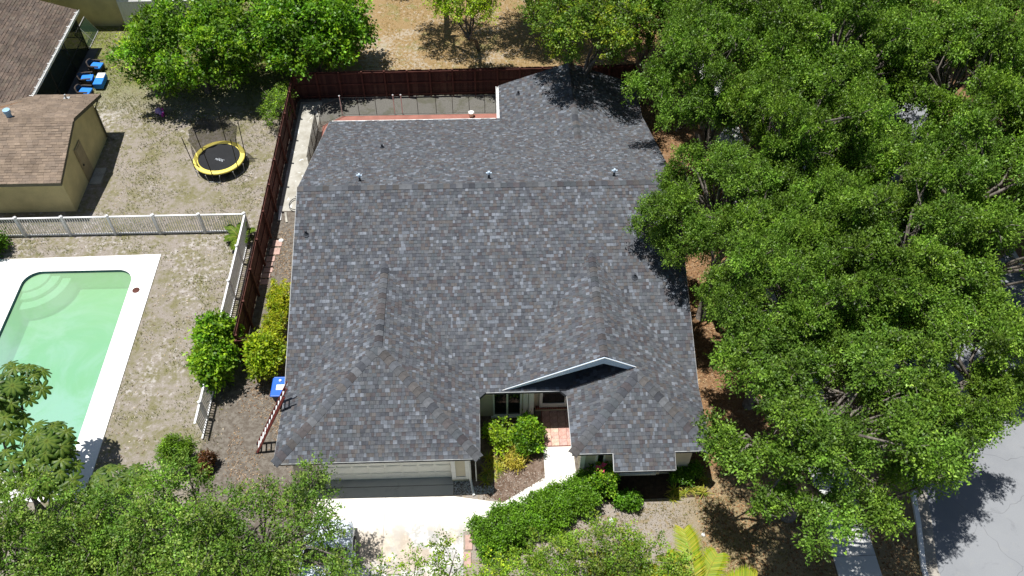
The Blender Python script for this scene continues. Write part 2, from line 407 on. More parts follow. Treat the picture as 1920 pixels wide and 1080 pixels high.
# ------------------------------------------------------------------ setting: ground, paving, road
g = MB(); rects_with_hole(g, [(-400, -300), (400, -300), (400, 500), (-400, 500)], [(-22.3, 16.3), (-22.3, 27.8), (-15.95, 27.8), (-15.95, 16.3)], 0.0)
o = tag(link('ground', new_mesh('ground', g.v, g.f, M['ground'])), kind='structure')

d = MB()
d.prism([(-6.75, 8.0), (-1.15, 8.0), (-1.2, 13.9), (-0.75, 14.15), (1.4, 14.7), (3.12, 15.7), (3.08, 17.36), (1.92, 17.36), (1.91, 16.05), (0.26, 15.03), (-1.55, 15.36), (-6.75, 15.40)], -0.05, 0.012)
structure('driveway', d, 'drive')
d = MB(); d.box(-6.75, -1.58, 15.41, 15.83, -0.05, 0.010); d.box(-6.75, -1.58, 15.85, 16.3, -0.05, 0.022)
structure('garage_apron', d, 'apron')
b = MB(); b.prism([(-0.53, 15.46), (0.26, 15.06), (1.9, 16.06), (1.9, 18.85), (-0.95, 18.85), (-0.95, 15.5)], -0.02, 0.018)
structure('planting_bed', b, 'soil')
b = MB(); b.prism([(3.35, 15.0), (8.0, 15.05), (8.0, 16.1), (3.35, 16.1)], -0.02, 0.008); structure('front_planting_bed', b, flat('shade_darkened_mulch', (0.055, 0.038, 0.026), 0.95, 0.4, 6, 30, 0.1, 0.8))  # mulch colour deepened to paint in the black shade below the bump-out roof
# entry path of square pavers
ep = MB(); ep.box(1.92, 3.2, 17.37, 19.05, -0.05, 0.012); ep_o = structure('entry_path', ep, 'brick')
pm = []
for k in range(5):
    c0 = [(0.50, 0.30, 0.25), (0.53, 0.34, 0.28), (0.47, 0.28, 0.24), (0.55, 0.40, 0.31), (0.49, 0.32, 0.28)][k]
    mbp = MB().box(-0.148, 0.148, -0.148, 0.148, 0, 0.022, c0)
    pm.append(new_mesh('paver', mbp.v, mbp.f, M['paver'], mbp.t))
for i in range(4):
    for j in range(6):
        link('paver', random.choice(pm), (2.10+i*0.31, 17.55+j*0.30, 0.008+random.uniform(0, .004)), ep_o)
# patio, side path
p = MB(); p.prism([(-8.85, 30.0), (0.62, 30.0), (0.62, 38.2), (-7.9, 38.2), (-8.85, 37.4)], -0.05, 0.05); structure('patio', p, 'red')
p = MB(); p.box(-10.3, -9.12, 30.9, 39.55, -0.05, 0.03); structure('side_path', p, 'pathcon')
# sidewalk in slabs
sm_ = MB().box(-0.765, 0.765, -0.745, 0.745, 0, 0.07); sw_me = new_mesh('slab', sm_.v, sm_.f, M['walk'])
sb = MB().box(12.03, 13.6, 5, 75, -0.03, 0.02); sw = structure('sidewalk', sb, 'soil')
for k in range(46): link('slab', sw_me, (12.815, 5.75+k*1.51, 0.012+random.uniform(0, .008)), sw)
r = MB()
rp = [(15.35, -20), (15.3, 8), (15.25, 12), (15.65, 13.7), (16.05, 16), (16.3, 19), (16.4, 24), (16.4, 90), (24.6, 90), (24.4, 30), (24.8, 20), (30, 10), (34, -20)]
sheet(r, rp, 0.006); structure('road', r, 'asphalt')
k_ = MB(); kp = rp[:8]
for (x0, y0), (x1, y1) in zip(kp[:-1], kp[1:]):
    k_.prism([(x0-.2, y0), (x0-.03, y0), (x1-.03, y1), (x1-.2, y1)], -0.05, 0.13)
structure('kerb', k_, 'white')
k_ = MB()
for (x0, y0), (x1, y1) in zip(kp[:-1], kp[1:]):
    k_.prism([(x0-.03, y0), (x0+.42, y0), (x1+.42, y1), (x1-.03, y1)], -0.05, 0.014)
structure('gutter_pan', k_, flat('gutter_concrete', (0.31, 0.285, 0.245), 0.9, 0.2, 2, 20))
k_ = MB()
kq = rp[8:]
for (x0, y0), (x1, y1) in zip(kq[:-1], kq[1:]):
    k_.prism([(x0, y0), (x1, y1), (x1+.2, y1), (x0+.2, y0)], -0.05, 0.13)
structure('far_kerb', k_, 'kerb')
# pool deck and pool
PX0, PX1, PY0, PY1 = -21.30, -16.36, 16.9, 27.22
dk = MB(); outer = [(-28, 15.6), (-15.38, 15.6), (-15.38, 28.16), (-28, 27.95)]
hole = rrect(PX0, PX1, PY0, PY1, 0.75)
rects_with_hole(dk, outer, hole, 0.05)
n0 = len(dk.v)
for i in range(4):
    a, b2 = outer[i], outer[(i+1) % 4]
    dk.add([(a[0], a[1], -.05), (b2[0], b2[1], -.05), (b2[0], b2[1], .05), (a[0], a[1], .05)], [(0, 1, 2, 3)])
structure('pool_deck', dk, 'deck')
pool = thing('swimming_pool', 'green watered rectangular pool with rounded corners and corner steps', 'pool', ((PX0+PX1)/2, (PY0+PY1)/2, 0))
bs = MB(); n = len(hole)
bs.add([(x, y, -.12) for x, y in hole]+[(x, y, -1.2) for x, y in hole], [(i, i+n, (i+1) % n+n, (i+1) % n) for i in range(n)]+[tuple(range(n, 2*n))])
obj('basin', bs, 'plaster', pool)
tl = MB(); tl.add([(x, y, .052) for x, y in hole]+[(x, y, -.17) for x, y in hole], [(i, i+n, (i+1) % n+n, (i+1) % n) for i in range(n)])
obj('waterline_tile', tl, 'wtile', pool)
for rr, zt in ((1.0, -.13), (1.42, -.24), (1.85, -.42)):
    st = MB(); cx, cy = PX0+.02, PY1-.02; q = [(cx, cy)]+[(cx+rr*math.cos(math.radians(a)), cy+rr*math.sin(math.radians(a))) for a in range(-90, 1, 9)]
    st.prism(q, -1.19, zt); obj('step', st, 'deck', pool)
wt = MB(); sheet(wt, rrect(PX0+.002, PX1-.002, PY0+.002, PY1-.002, .745), -.10); obj('water', wt, 'water', pool)
dr = MB().lathe([(0.0, 0.0), (.13, 0.0), (.14, .012), (.16, .012), (.165, 0)], (-16.0, 25.95, .052)); tag(obj('deck_drain', dr, 'rail'), 'small round brown drain cap in the white pool deck', 'drain')

# ------------------------------------------------------------------ shingle roofs
PAL = 0.86*np.array([(0.115, 0.122, 0.135), (0.085, 0.09, 0.102), (0.14, 0.148, 0.16), (0.215, 0.235, 0.26), (0.128, 0.110, 0.105), (0.142, 0.128, 0.116), (0.17, 0.175, 0.18), (0.105, 0.09, 0.092), (0.118, 0.132, 0.140), (0.265, 0.285, 0.31), (0.135, 0.138, 0.14)])
PAL = (0.115*0.2+PAL*0.80)*np.array([0.80, 0.815, 0.855])
PALW = np.array([.14, .10, .14, .085, .09, .08, .10, .07, .10, .03, .10]); PALW = PALW/PALW.sum()
BPAL = np.array([(0.118, 0.090, 0.073), (0.105, 0.082, 0.068), (0.128, 0.098, 0.078), (0.115, 0.094, 0.075), (0.097, 0.078, 0.066)])
BPAL2 = np.array([(0.195, 0.150, 0.112), (0.18, 0.138, 0.105), (0.21, 0.162, 0.122), (0.17, 0.133, 0.103)])
def clip2(poly, hp):
    for a, b, c in hp:                       # keep a*u+b*v+c >= 0
        out = []
        for i in range(len(poly)):
            p, q = poly[i], poly[(i+1) % len(poly)]
            dp, dq = a*p[0]+b*p[1]+c, a*q[0]+b*q[1]+c
            if dp >= 0: out.append(p)
            if (dp >= 0) != (dq >= 0):
                t_ = dp/(dp-dq); out.append((p[0]+(q[0]-p[0])*t_, p[1]+(q[1]-p[1])*t_))
        poly = out
        if len(poly) < 3: return []
    return poly
def shingles(P, u, pal, w, e=0.143, seed=0, wmin=.075, wmax=.185, hide=None, lift=1.0):
    """tabs covering the convex 3D polygon P; returns a list of (V, F, colour, centre)"""
    P = [Vector(p) for p in P]; u = Vector(u).normalized()
    nrm = Vector((0, 0, 0))
    for i in range(len(P)): nrm += P[i].cross(P[(i+1) % len(P)])
    nrm.normalize()
    if nrm.z < 0: nrm = -nrm
    v = nrm.cross(u).normalized()
    if v.z < 0: v = -v
    org = Vector((0, 0, 0)) if True else P[0]
    o_ = min(P, key=lambda p: p.z); org = o_
    Q = [((p-org).dot(u), (p-org).dot(v)) for p in P]
    ar = sum(Q[i][0]*Q[(i+1) % len(Q)][1]-Q[(i+1) % len(Q)][0]*Q[i][1] for i in range(len(Q)))
    if ar < 0: Q = Q[::-1]
    hp = []
    for i in range(len(Q)):
        (x0, y0), (x1, y1) = Q[i], Q[(i+1) % len(Q)]
        a, b = -(y1-y0), (x1-x0); L = math.hypot(a, b)
        if L > 1e-6: hp.append((a/L, b/L, -(a*x0+b*y0)/L))
    u0, u1 = min(q[0] for q in Q), max(q[0] for q in Q); v1 = max(q[1] for q in Q)
    out = []; rs = np.random.default_rng(seed)
    for k in range(int(v1/e)+1):
        x = u0-rs.uniform(0, .3); va, vb = k*e, (k+1)*e
        while x < u1:
            wd = rs.uniform(wmin, wmax); th = (rs.uniform(.009, .020) if rs.random() < .6 else .006)*lift
            taper = rs.uniform(0, .006); col = pal[rs.choice(len(pal), p=w)]*rs.uniform(.88, 1.12)
            q = [(x+.0015, va), (x+wd-.0015, va), (x+wd-.0015-taper, vb), (x+.0015+taper, vb)]
            x += wd
            inside = all(a*p[0]+b*p[1]+c >= 0 for a, b, c in hp for p in q)
            if not inside:
                q = clip2(q, hp)
                if not q: continue
            cu, cv = sum(p[0] for p in q)/len(q), sum(p[1] for p in q)/len(q)
            c3 = org+u*cu+v*cv
            if hide and hide(c3): continue
            n = len(q)
            T = [org+u*p[0]+v*p[1]+nrm*(.004+th*(1-(p[1]-va)/e)+.002) for p in q]
            B = [org+u*p[0]+v*p[1]-nrm*.004 for p in q]
            out.append((T+B, [tuple(range(n))]+[(i, i+n, (i+1) % n+n, (i+1) % n) for i in range(n)], tuple(col), c3))
    # orientation
    for i_, (V, F, c, c3) in enumerate(out):
        nn = (V[1]-V[0]).cross(V[2]-V[0])
        if nn.dot(nrm) < 0: out[i_] = (V, [f[::-1] for f in F], c, c3)
    return out
def caps(a, b, pal, w, width, e=0.26, seed=0):
    """ridge caps along a->b, each a shallow inverted V"""
    a, b = Vector(a), Vector(b); L = (b-a).length; d = (b-a)/L; s_ = d.cross(Vector((0, 0, 1))).normalized()
    rs = np.random.default_rng(seed); out = []; n = max(1, round(L/e)); e = L/n
    dz = width*0.40
    for k in range(n):
        p0 = a+d*(k*e); p1 = a+d*((k+1)*e+.03); ln, lf = .040, .022
        V = []
        for p, l in ((p0, ln), (p1, lf)):
            V += [p-s_*width+Vector((0, 0, l-dz)), p+Vector((0, 0, l+.02)), p+s_*width+Vector((0, 0, l-dz))]
        V += [v-Vector((0, 0, .03)) for v in V]
        F = [(0, 1, 4, 3), (1, 2, 5, 4), (0, 6, 7, 1), (1, 7, 8, 2), (3, 4, 10, 9), (4, 5, 11, 10), (0, 3, 9, 6), (2, 8, 11, 5)]
        nn = (V[1]-V[0]).cross(V[4]-V[0])
        if nn.z < 0: F = [f[::-1] for f in F]
        out.append((V, F, tuple(pal[rs.choice(len(pal), p=w)]*rs.uniform(.72, 1.18)), (p0+p1)/2))
    return out
def tab_objects(name, tabs, mat, parent):
    for V, F, c, c3 in tabs:
        me = new_mesh(name, [v-c3 for v in V], F, mat, [c]*len(V)); link(name, me, c3, parent)

# ------------------------------------------------------------------ the grey-roofed house
XL, XR, Yg, Ym, Yr, ze = -7.83, 7.78, 15.535, 18.33, 34.665, 2.49
sg, s1, s2 = 0.51, 0.3736, 0.526
XG = -0.53; xc = (XL+XG)/2; hw = (XG-XL)/2; zg = ze+sg*hw; Yj = Ym+(zg-ze)/s1
Yd = (Ym+Yr)/2; zr = ze+s1*(Yr-Ym)/2
xr = 4.06; zu = ze+s2*(XR-xr); Yf = 18.43; Yj2 = Ym+(zu-ze)/s1
xw, Yw = 2.78, 15.61; xh = (xw+XR)/2; hw2 = XR-xh; zh = ze+s2*hw2; Yh = Yw+hw2
X3, Y3 = 0.635, 37.37; x3 = (X3+XR)/2; z3 = ze+s1*(x3-X3); Yj3 = Yr-(x3-X3)
house = thing('house', 'large single storey house with a new mottled grey shingle roof', 'house', (0, 26.5, 0))
xl2 = xr-(XR-xr)
PL = {
 'main_front': ([(XL, Ym, ze), (XR, Ym, ze), (XR, Yd, zr), (XL, Yd, zr)], (1, 0, 0)),
 'main_rear': ([(XR, Yr, ze), (XL, Yr, ze), (XL, Yd, zr), (XR, Yd, zr)], (1, 0, 0)),
 'gar_front': ([(XL, Yg, ze), (XG, Yg, ze), (xc, Yg+hw, zg)], (1, 0, 0)),
 'gar_left': ([(XL, Yg, ze), (xc, Yg+hw, zg), (xc, Yj, zg), (XL, Ym, ze)], (0, 1, 0)),
 'gar_right': ([(XG, Yg, ze), (XG, Ym, ze), (xc, Yj, zg), (xc, Yg+hw, zg)], (0, 1, 0)),
 'up_left': ([(xl2+.06, Yf, ze+.032), (xr, Yf, zu), (xr, Yj2, zu)], (0, 1, 0)),
 'up_right': ([(XR, Yf, ze), (xr, Yj2, zu), (xr, Yf, zu)], (0, 1, 0)),
 'low_right': ([(XR, Yw, ze), (XR, Yf, ze), (xh, Yf, zh), (xh, Yh, zh)], (0, 1, 0)),
 'low_front': ([(xw, Yw, ze), (XR, Yw, ze), (xh, Yh, zh)], (1, 0, 0)),
 'low_left': ([(xw, Yw, ze), (xh, Yh, zh), (xh, 20.4, zh), (xw, 20.4, ze)], (0, 1, 0)),
 'bump': ([(4.25, Yw-.57, ze-.3), (6.46, Yw-.57, ze-.3), (6.46, Yw, ze), (4.25, Yw, ze)], (1, 0, 0)),
 'rear_left': ([(X3, Yr, ze), (X3, Y3, ze), (x3, Y3, z3), (x3, Yj3, z3)], (0, 1, 0)),
 'rear_right': ([(XR, Y3, ze), (XR, Yr, ze), (x3, Yj3, z3), (x3, Y3, z3)], (0, 1, 0)),
}
rb = MB()
for nm_, (P, u) in PL.items(): rb.slab([(p[0], p[1], p[2]-.004) for p in P], .15)
rb.slab([(XG, Ym-.26, ze), (XG+.26, Ym, ze), (XG, Ym, ze)], .14); rb.slab([(xw, Ym-.26, ze), (xw, Ym, ze), (xw-.26, Ym, ze)], .14)
roof = obj('roof', rb, 'roofbase', house)
def under_front(c):
    z1 = -9
    if XL < c.x < XG and c.y < Yj: z1 = max(z1, min(ze+sg*(c.x-XL), ze+sg*(XG-c.x)))
    if xl2 < c.x < XR and c.y > Yf: z1 = max(z1, min(ze+s2*(c.x-xl2), ze+s2*(XR-c.x)))
    return z1 > c.z+.05
def under_rear(c):
    return X3 < c.x < XR and c.y > Yj3 and min(ze+s1*(c.x-X3), ze+s1*(XR-c.x)) > c.z+.05
tabs = []
for i, (nm_, (P, u)) in enumerate(PL.items()):
    if nm_ == 'low_left': P = [(xw, Yw, ze), (xh, Yh, zh), (xh, 19.2, zh), (xw, 19.2, ze)]
    tabs += shingles(P, u, PAL, PALW, seed=11+i, hide={'main_front': under_front, 'main_rear': under_rear}.get(nm_))
cp = Vector((0, 0, CAM_H))
front = [t_ for t_ in tabs if t_[3].y < 17.3]
front.sort(key=lambda t_: (t_[3]-cp).length if abs(t_[3].x+4.2) < 3.2 or 3.2 < t_[3].x < 7.2 else 99)
single = front[:292]; sid = set(id(t_) for t_ in single)
tab_objects('shingle', single, M['shingle'], roof)
sf = MB()
for t_ in tabs:
    if id(t_) not in sid: sf.add(t_[0], t_[1], t_[2])
tag(obj('shingle_field', sf, 'shingle', roof), kind='stuff')
cw = np.array([.1, .16, .14, .02, .1, .14, .2, .08, .06, .0, .14]); cw = cw/cw.sum()
rc = []
rc += caps((XL, Yd, zr), (XR, Yd, zr), PAL, cw, .15, seed=1)
rc += caps((xc, Yg+hw, zg), (xc, Yj, zg), PAL, cw, .15, seed=2)
rc += caps((XL, Yg, ze), (xc, Yg+hw, zg), PAL, cw, .19, seed=3) + caps((XG, Yg, ze), (xc, Yg+hw, zg), PAL, cw, .19, seed=4)
rc += caps((xr, Yf, zu), (xr, Yj2, zu), PAL, cw, .15, seed=5)
rc += caps((xw, Yw, ze), (xh, Yh, zh), PAL, cw, .19, seed=6) + caps((XR, Yw, ze), (xh, Yh, zh), PAL, cw, .19, seed=7)
rc += caps((x3, Y3, z3), (x3, Yj3, z3), PAL, cw, .15, seed=8)
tab_objects('ridge_cap', rc, M['shingle'], roof)
# drip edges: thin light metal along eaves and rakes
de = MB()
def strip(a, b, r=.022, m=de): m.tube([a, b], r, 4)
for a, b in (((XL, Yg, ze), (XG, Yg, ze)), ((XG, Yg, ze), (XG, Ym-.26, ze)), ((XG+.26, Ym, ze), (xw-.26, Ym, ze)), ((XL, Yg, ze), (XL, Ym, ze)), ((XL, Ym, ze), (XL, Yd, zr)), ((XL, Yr, ze), (XL, Yd, zr)), ((XL, Yr, ze), (X3, Yr, ze)), ((xw, Yw, ze), (4.25, Yw, ze)), ((6.46, Yw, ze), (XR, Yw, ze)), ((4.25, Yw-.57, ze-.3), (6.46, Yw-.57, ze-.3)), ((XR, Ym, ze), (XR, Yd, zr)), ((xw, Yw, ze), (xw, Ym-.26, ze)), ((XR, Yw, ze), (XR, Ym, ze)), ((4.25, Yw-.57, ze-.3), (4.25, Yw, ze)), ((6.46, Yw-.57, ze-.3), (6.46, Yw, ze))):
    strip((a[0], a[1], a[2]-.02), (b[0], b[1], b[2]-.02))
obj('drip_edge', de, 'fascia', roof)
# gable rake fascia over the entry
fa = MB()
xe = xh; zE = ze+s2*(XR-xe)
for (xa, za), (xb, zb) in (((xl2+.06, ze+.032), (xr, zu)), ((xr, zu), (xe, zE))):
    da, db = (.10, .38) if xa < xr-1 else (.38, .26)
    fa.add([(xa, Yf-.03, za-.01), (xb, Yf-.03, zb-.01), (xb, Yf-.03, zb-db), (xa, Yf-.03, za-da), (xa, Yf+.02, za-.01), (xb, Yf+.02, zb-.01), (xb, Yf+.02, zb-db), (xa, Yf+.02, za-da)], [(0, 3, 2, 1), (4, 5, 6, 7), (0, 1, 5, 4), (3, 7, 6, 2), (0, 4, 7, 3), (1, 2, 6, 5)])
obj('rake_board', fa, flat('sky_tinted_fascia', (0.56, 0.73, 0.93), 0.35, 0.05), roof)  # blue skylight on the white board is put into its base colour
fa = MB()
fa.tube([(xl2+.02, Yf-.05, ze+.04), (xr, Yf-.05, zu+.012), (xe, Yf-.05, zE+.012)], .016, 4)
obj('rake_trim', fa, 'white', roof)
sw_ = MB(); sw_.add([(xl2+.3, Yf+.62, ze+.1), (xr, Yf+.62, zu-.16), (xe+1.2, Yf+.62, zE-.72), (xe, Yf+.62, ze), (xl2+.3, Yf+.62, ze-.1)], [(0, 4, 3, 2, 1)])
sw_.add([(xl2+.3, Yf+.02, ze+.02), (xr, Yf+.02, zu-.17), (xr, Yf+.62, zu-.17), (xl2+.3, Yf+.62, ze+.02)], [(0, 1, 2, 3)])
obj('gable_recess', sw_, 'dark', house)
# walls
zt = 2.36
w = MB(); w.box(-7.4, 7.33, 19.25, 34.2, 0, zt)
w.add([(-7.4, 19.25, zt), (-7.4, 34.2, zt), (-7.4, Yd, zr-.35), (7.33, 19.25, zt), (7.33, 34.2, zt), (7.33, Yd, zr-.35)], [(0, 2, 1), (3, 4, 5)])
obj('wall', w, 'cream', house)
w = MB(); w.box(-7.4, -6.55, 15.98, 16.2, 0, zt); w.box(-1.62, -.98, 15.98, 16.2, 0, zt); w.box(-6.55, -1.62, 15.99, 16.2, 2.13, zt); w.box(-7.39, -.99, 16.2, 19.24, 0, zt-.01); obj('garage_wall', w, 'cream', house)
w = MB(); w.box(-.979, 1.57, 18.85, 19.25, 0, zt); w.box(1.57, 3.23, 19.2, 19.26, 0, zt); obj('entry_wall', w, 'cream', house)
w = MB(); w.box(3.23, 7.33, 16.06, 19.24, 0, zt); obj('wing_wall', w, 'cream', house)
w = MB(); w.box(4.5, 6.22, 15.86, 16.06, 0.35, 2.12); obj('bay_wall', w, 'cream', house)
w = MB(); w.box(1.08, 7.33, 34.2, 36.95, 0, zt); w.add([(1.08, 36.95, zt), (x3, 36.95, z3-.3), (7.33, 36.95, zt)], [(0, 1, 2)]); obj('rear_wing_wall', w, 'cream', house)
# wall trim bands at the front corners
for q in ((-1.62, -1.46, 15.93, 15.979, 0.25, zt), (-1.457, -1.103, 15.94, 15.979, .25, .4), (-1.1, -.93, 15.93, 15.979, .25, zt), (3.18, 3.36, 16.0, 16.058, 0, zt), (1.4, 1.6, 18.8, 18.849, 0, zt), (1.18, 1.36, 18.81, 18.849, 0, zt)): obj('corner_trim', MB().box(*q), 'white', house)
# garage door
gd = MB().box(-6.55, -1.62, 16.165, 16.195, 0.0, 2.13); gdo = obj('garage_door', gd, 'doorwhite', house)
pb = MB(); pb.box(-.27, .27, -.022, 0.0, -.2, .2); pb.box(-.22, .22, -.03, -.022, -.15, .15)
pme = new_mesh('panel', pb.v, pb.f, M['doorwhite'])
for i in range(8):
    for j in range(4): link('panel', pme, (-6.24+i*.614, 16.163, .28+j*.53), gdo)
# windows
def window(x0, x1, y, z0, z1, n=2, frame='white'):
    f = MB(); t_ = .07
    f.box(x0, x1, y-.06, y, z0, z0+t_); f.box(x0, x1, y-.06, y, z1-t_, z1)
    for k in range(n+1):
        xx = x0+(x1-x0-t_)*k/n; f.box(xx, xx+t_, y-.058, y, z0+t_, z1-t_)
    f.box(x0-.08, x1+.08, y-.14, y-.061, z0-.06, z0+.02)
    fo = obj('window', f, frame, house)
    for k in range(n):
        xa = x0+(x1-x0-t_)*k/n+t_; xb = x0+(x1-x0-t_)*(k+1)/n
        g_ = MB().box(xa, xb, y-.03, y-.002, z0+t_, z1-t_); obj('pane', g_, 'glass', fo)
    return fo
window(-.02, 1.12, 18.85, .1, 2.05); window(4.75, 5.97, 15.86, .62, 1.95, 3)
window(3.75, 4.1, 16.06, .9, 2.0, 1)
dm = MB(); dm.box(1.85, 1.97, 19.1, 19.2, .16, 2.2); dm.box(2.85, 2.97, 19.1, 19.2, .16, 2.2); dm.box(1.97, 2.85, 19.1, 19.2, 2.08, 2.2); dm.box(1.97, 2.85, 19.1, 19.16, .16, .42)
do = obj('front_door', dm, 'white', house); obj('door_pane', MB().box(1.97, 2.85, 19.13, 19.17, .42, 2.08), 'glass', do); obj('handle', MB().box(2.0, 2.04, 19.04, 19.1, 1.0, 1.25), 'black', do)
stp = MB().box(1.7, 3.2, 19.02, 19.2, 0, .13); sto = obj('entry_step', stp, 'cream', house)
bk = MB().box(-.034, .034, -.09, .075, 0, .035); bme = new_mesh('brick', bk.v, bk.f, M['brick'])
for k in range(20): link('brick', bme, (1.74+k*.075, 19.1, .131), sto)
lam = MB(); lam.box(1.62, 1.72, 19.0, 19.15, 1.75, 2.05); lam.tube([(1.67, 19.08, 2.05), (1.67, 19.08, 2.15)], .02); obj('wall_lantern', lam, 'black', house)
# downspouts and gutter
ds = MB(); ds.tube([(-.9, 15.75, 2.4), (-.93, 15.92, 2.15), (-.93, 15.92, .25), (-.88, 15.7, .08), (-.8, 15.35, .05)], .05, 6); obj('downspout', ds, 'white', house)
ds = MB(); ds.tube([(-.70, 15.85, 2.3), (-.70, 15.85, .25)], .018, 5); obj('cable_conduit', ds, 'white', house)
gt = MB(); gt.box(X3-.14, X3-.12, Yr-.02, Y3, ze-.16, ze-.03); gt.box(X3-.12, X3-.0, Yr-.02, Y3, ze-.16, ze-.145); gt.box(X3-.02, X3-.002, Yr-.02, Y3, ze-.145, ze-.03)
for k in range(8): gt.box(X3-.12, X3-.02, Yr+.1+k*.36, Yr+.13+k*.36, ze-.05, ze-.035)
obj('gutter', gt, 'white', house)
gt = MB(); gt.box(XL+.1, X3-.2, Yr+.003, Yr+.12, ze-.14, ze-.05); obj('rear_gutter', gt, 'white', house)
# roof vents
def zmain(y): return ze+s1*(min(y, 2*Yd-y)-Ym)
def goose(x, y):
    z = zmain(y); m = MB(); m.tube([(x, y, z-.05), (x, y, z+.30)], .045, 8);     o_ = obj('vent_pipe', m, 'pipe', roof)
    c_ = MB(); c_.lathe([(.0, .40), (.04, .39), (.06, .35), (.065, .25), (.05, .24), (.045, .25)], (x, y, z), 12); c_.tube([(x-.12, y, z+.31), (x-.05, y, z+.31)], .032, 6); c_.tube([(x+.05, y, z+.31), (x+.12, y, z+.31)], .032, 6)
    obj('vent_cap', c_, 'ventw', o_)
for x in (-5.35, .03, 5.28): goose(x, 27.15)
def stub(x, y, z, h=.24, mat='pipe'):
    m = MB(); m.tube([(x, y, z-.05), (x, y, z+h)], .05, 8); m.lathe([(.14, 0), (.10, .03), (.055, .12)], (x, y, z), 10); obj('vent_pipe', m, mat, roof)
stub(-4.82, 30.9, zmain(30.9)); stub(-7.35, 24.55, zmain(24.55)); stub(5.72, 22.55, zmain(22.55), .2); stub(1.62, 36.1, ze+s1*(1.62-X3))

# ------------------------------------------------------------------ neighbouring brown-roofed house
nb = thing('brown_roofed_house', 'yellow stucco house with weathered brown shingle roofs at the upper left', 'house', (-24, 36, 0))
nX, nY0, nY1, nR, nz, nzr = -19.86, 30.6, 37.35, 34.0, 2.4, 3.47
uX, uY1 = -23.35, 45.25; us = 0.34
NPL = {'wing_front': ([(-34, nY0, nz), (nX, nY0, nz), (nX, nR, nzr), (-34, nR, nzr)], (1, 0, 0)), 'wing_rear': ([(nX, nY1, nz), (-34, nY1, nz), (-34, nR, nzr), (nX, nR, nzr)], (1, 0, 0)),
       'upper': ([(uX, 36.4, nz+.05), (uX, uY1, nz+.05), (-33, uY1, nz+.05+us*9.65), (-33, 32, nz+.05+us*9.65), (-28, 34.0, nz+.05+us*4.65)], (0, 1, 0))}
nrb = MB()
for P, u in NPL.values(): nrb.slab([(p[0], p[1], p[2]-.004) for p in P], .17)
nroof = obj('roof', nrb, 'olive', nb)
nt = MB(); nt2 = MB()
w5 = np.ones(5)/5; w4 = np.ones(4)/4
def zup(x): return nz+.05+us*(uX-x)
for t_ in shingles(NPL['wing_front'][0], (1, 0, 0), BPAL2, w4, e=.15, seed=31, wmin=.25, wmax=.34, lift=1.3, hide=lambda c: c.x < -27) + shingles(NPL['wing_rear'][0], (1, 0, 0), BPAL2, w4, e=.15, seed=32, wmin=.25, wmax=.34, lift=1.3, hide=lambda c: c.x < -27 or (c.x < uX and zup(c.x) > c.z+.05)):
    nt.add(t_[0], t_[1], t_[2])
tag(obj('wing_shingle', nt, 'brown_shingle', nroof), kind='stuff')
for t_ in shingles(NPL['upper'][0], (0, 1, 0), BPAL, w5, e=.15, seed=33, wmin=.25, wmax=.34, lift=1.6, hide=lambda c: c.x < -31):
    nt2.add(t_[0], t_[1], t_[2])
tag(obj('upper_shingle', nt2, 'brown_shingle', nroof), kind='stuff')
tab_objects('ridge_cap', caps((-26, nR, nzr), (nX, nR, nzr), BPAL2*1.02, w4, .15, .22, 5), M['brown_shingle'], nroof)
# valley strip, flashing, vents
vs = MB(); vs.tube([(-23.45, 36.5, nz+.2), (-24.9, 34.35, nzr-.02)], .09, 4); obj('valley_strip', vs, flat('rusty_flashing', (0.33, 0.2, 0.12), .8, .2), nroof)
vt = MB(); vt.tube([(-23.05, 34.35, nzr-.12), (-23.05, 34.35, nzr+.18)], .13, 12); vt.lathe([(.0, .36), (.17, .34), (.17, .18), (.12, .18)], (-23.05, 34.35, nzr-.02), 14); obj('roof_vent', vt, 'skyblue', nroof)
vt = MB(); vt.tube([(-21.35, 36.75, 2.5), (-21.35, 36.75, 2.85)], .045, 8); vt.box(-21.5, -21.2, 36.6, 36.9, 2.58, 2.61); obj('vent_pipe', vt, 'plate', nroof)
vt = MB(); vt.box(-27.6, -27.2, 42.5, 42.9, zup(-27.4)-.1, zup(-27.4)+.35); obj('blue_roof_vent', vt, 'blue', nroof)
gt = MB(); gt.box(uX+.0, uX+.015, 36.9, uY1, nz-.07, nz+.06); gt.box(uX+.115, uX+.135, 36.9, uY1, nz-.07, nz+.07); gt.box(uX+.015, uX+.115, 36.9, uY1, nz-.07, nz-.055)
obj('gutter', gt, 'white', nb)
for k in range(12): obj('gutter_hanger', MB().box(uX-.1, uX+.13, 37.2+k*.7, 37.24+k*.7, nz+.06, nz+.085), 'white', nb)
w = MB(); w.box(-34, -20.2, 31.2, 36.85, 0, nz-.02); w.add([(-20.2, 31.2, nz-.02), (-20.2, 36.85, nz-.02), (-20.2, nR, nzr-.2)], [(0, 1, 2)]); obj('wall', w, 'yellow', nb)
w = MB(); w.box(-34, -26.5, 36.85, 45.0, 0, nz); obj('upper_wall', w, 'yellow', nb)
d_ = MB(); d_.box(-20.19, -20.15, 33.3, 34.15, 0.05, 2.05); d_.box(-20.15, -20.13, 33.38, 34.07, .15, 1.95); dd = obj('side_door', d_, flat('tan_door', (.36, .29, .17), .6), nb)
obj('handle', MB().box(-20.13, -20.09, 33.42, 33.5, .98, 1.06), 'black', dd)
ds = MB(); ds.tube([(-19.95, 36.98, 2.3), (-20.1, 36.7, 2.0), (-20.13, 36.7, .15), (-19.8, 36.6, .05)], .05, 6); obj('downspout', ds, 'olive', nb)
st = MB().box(-20.1, -19.55, 33.1, 34.3, 0, .08); tag(obj('door_slab', st, 'concrete'), 'square concrete slab below the side door of the yellow house', 'slab')
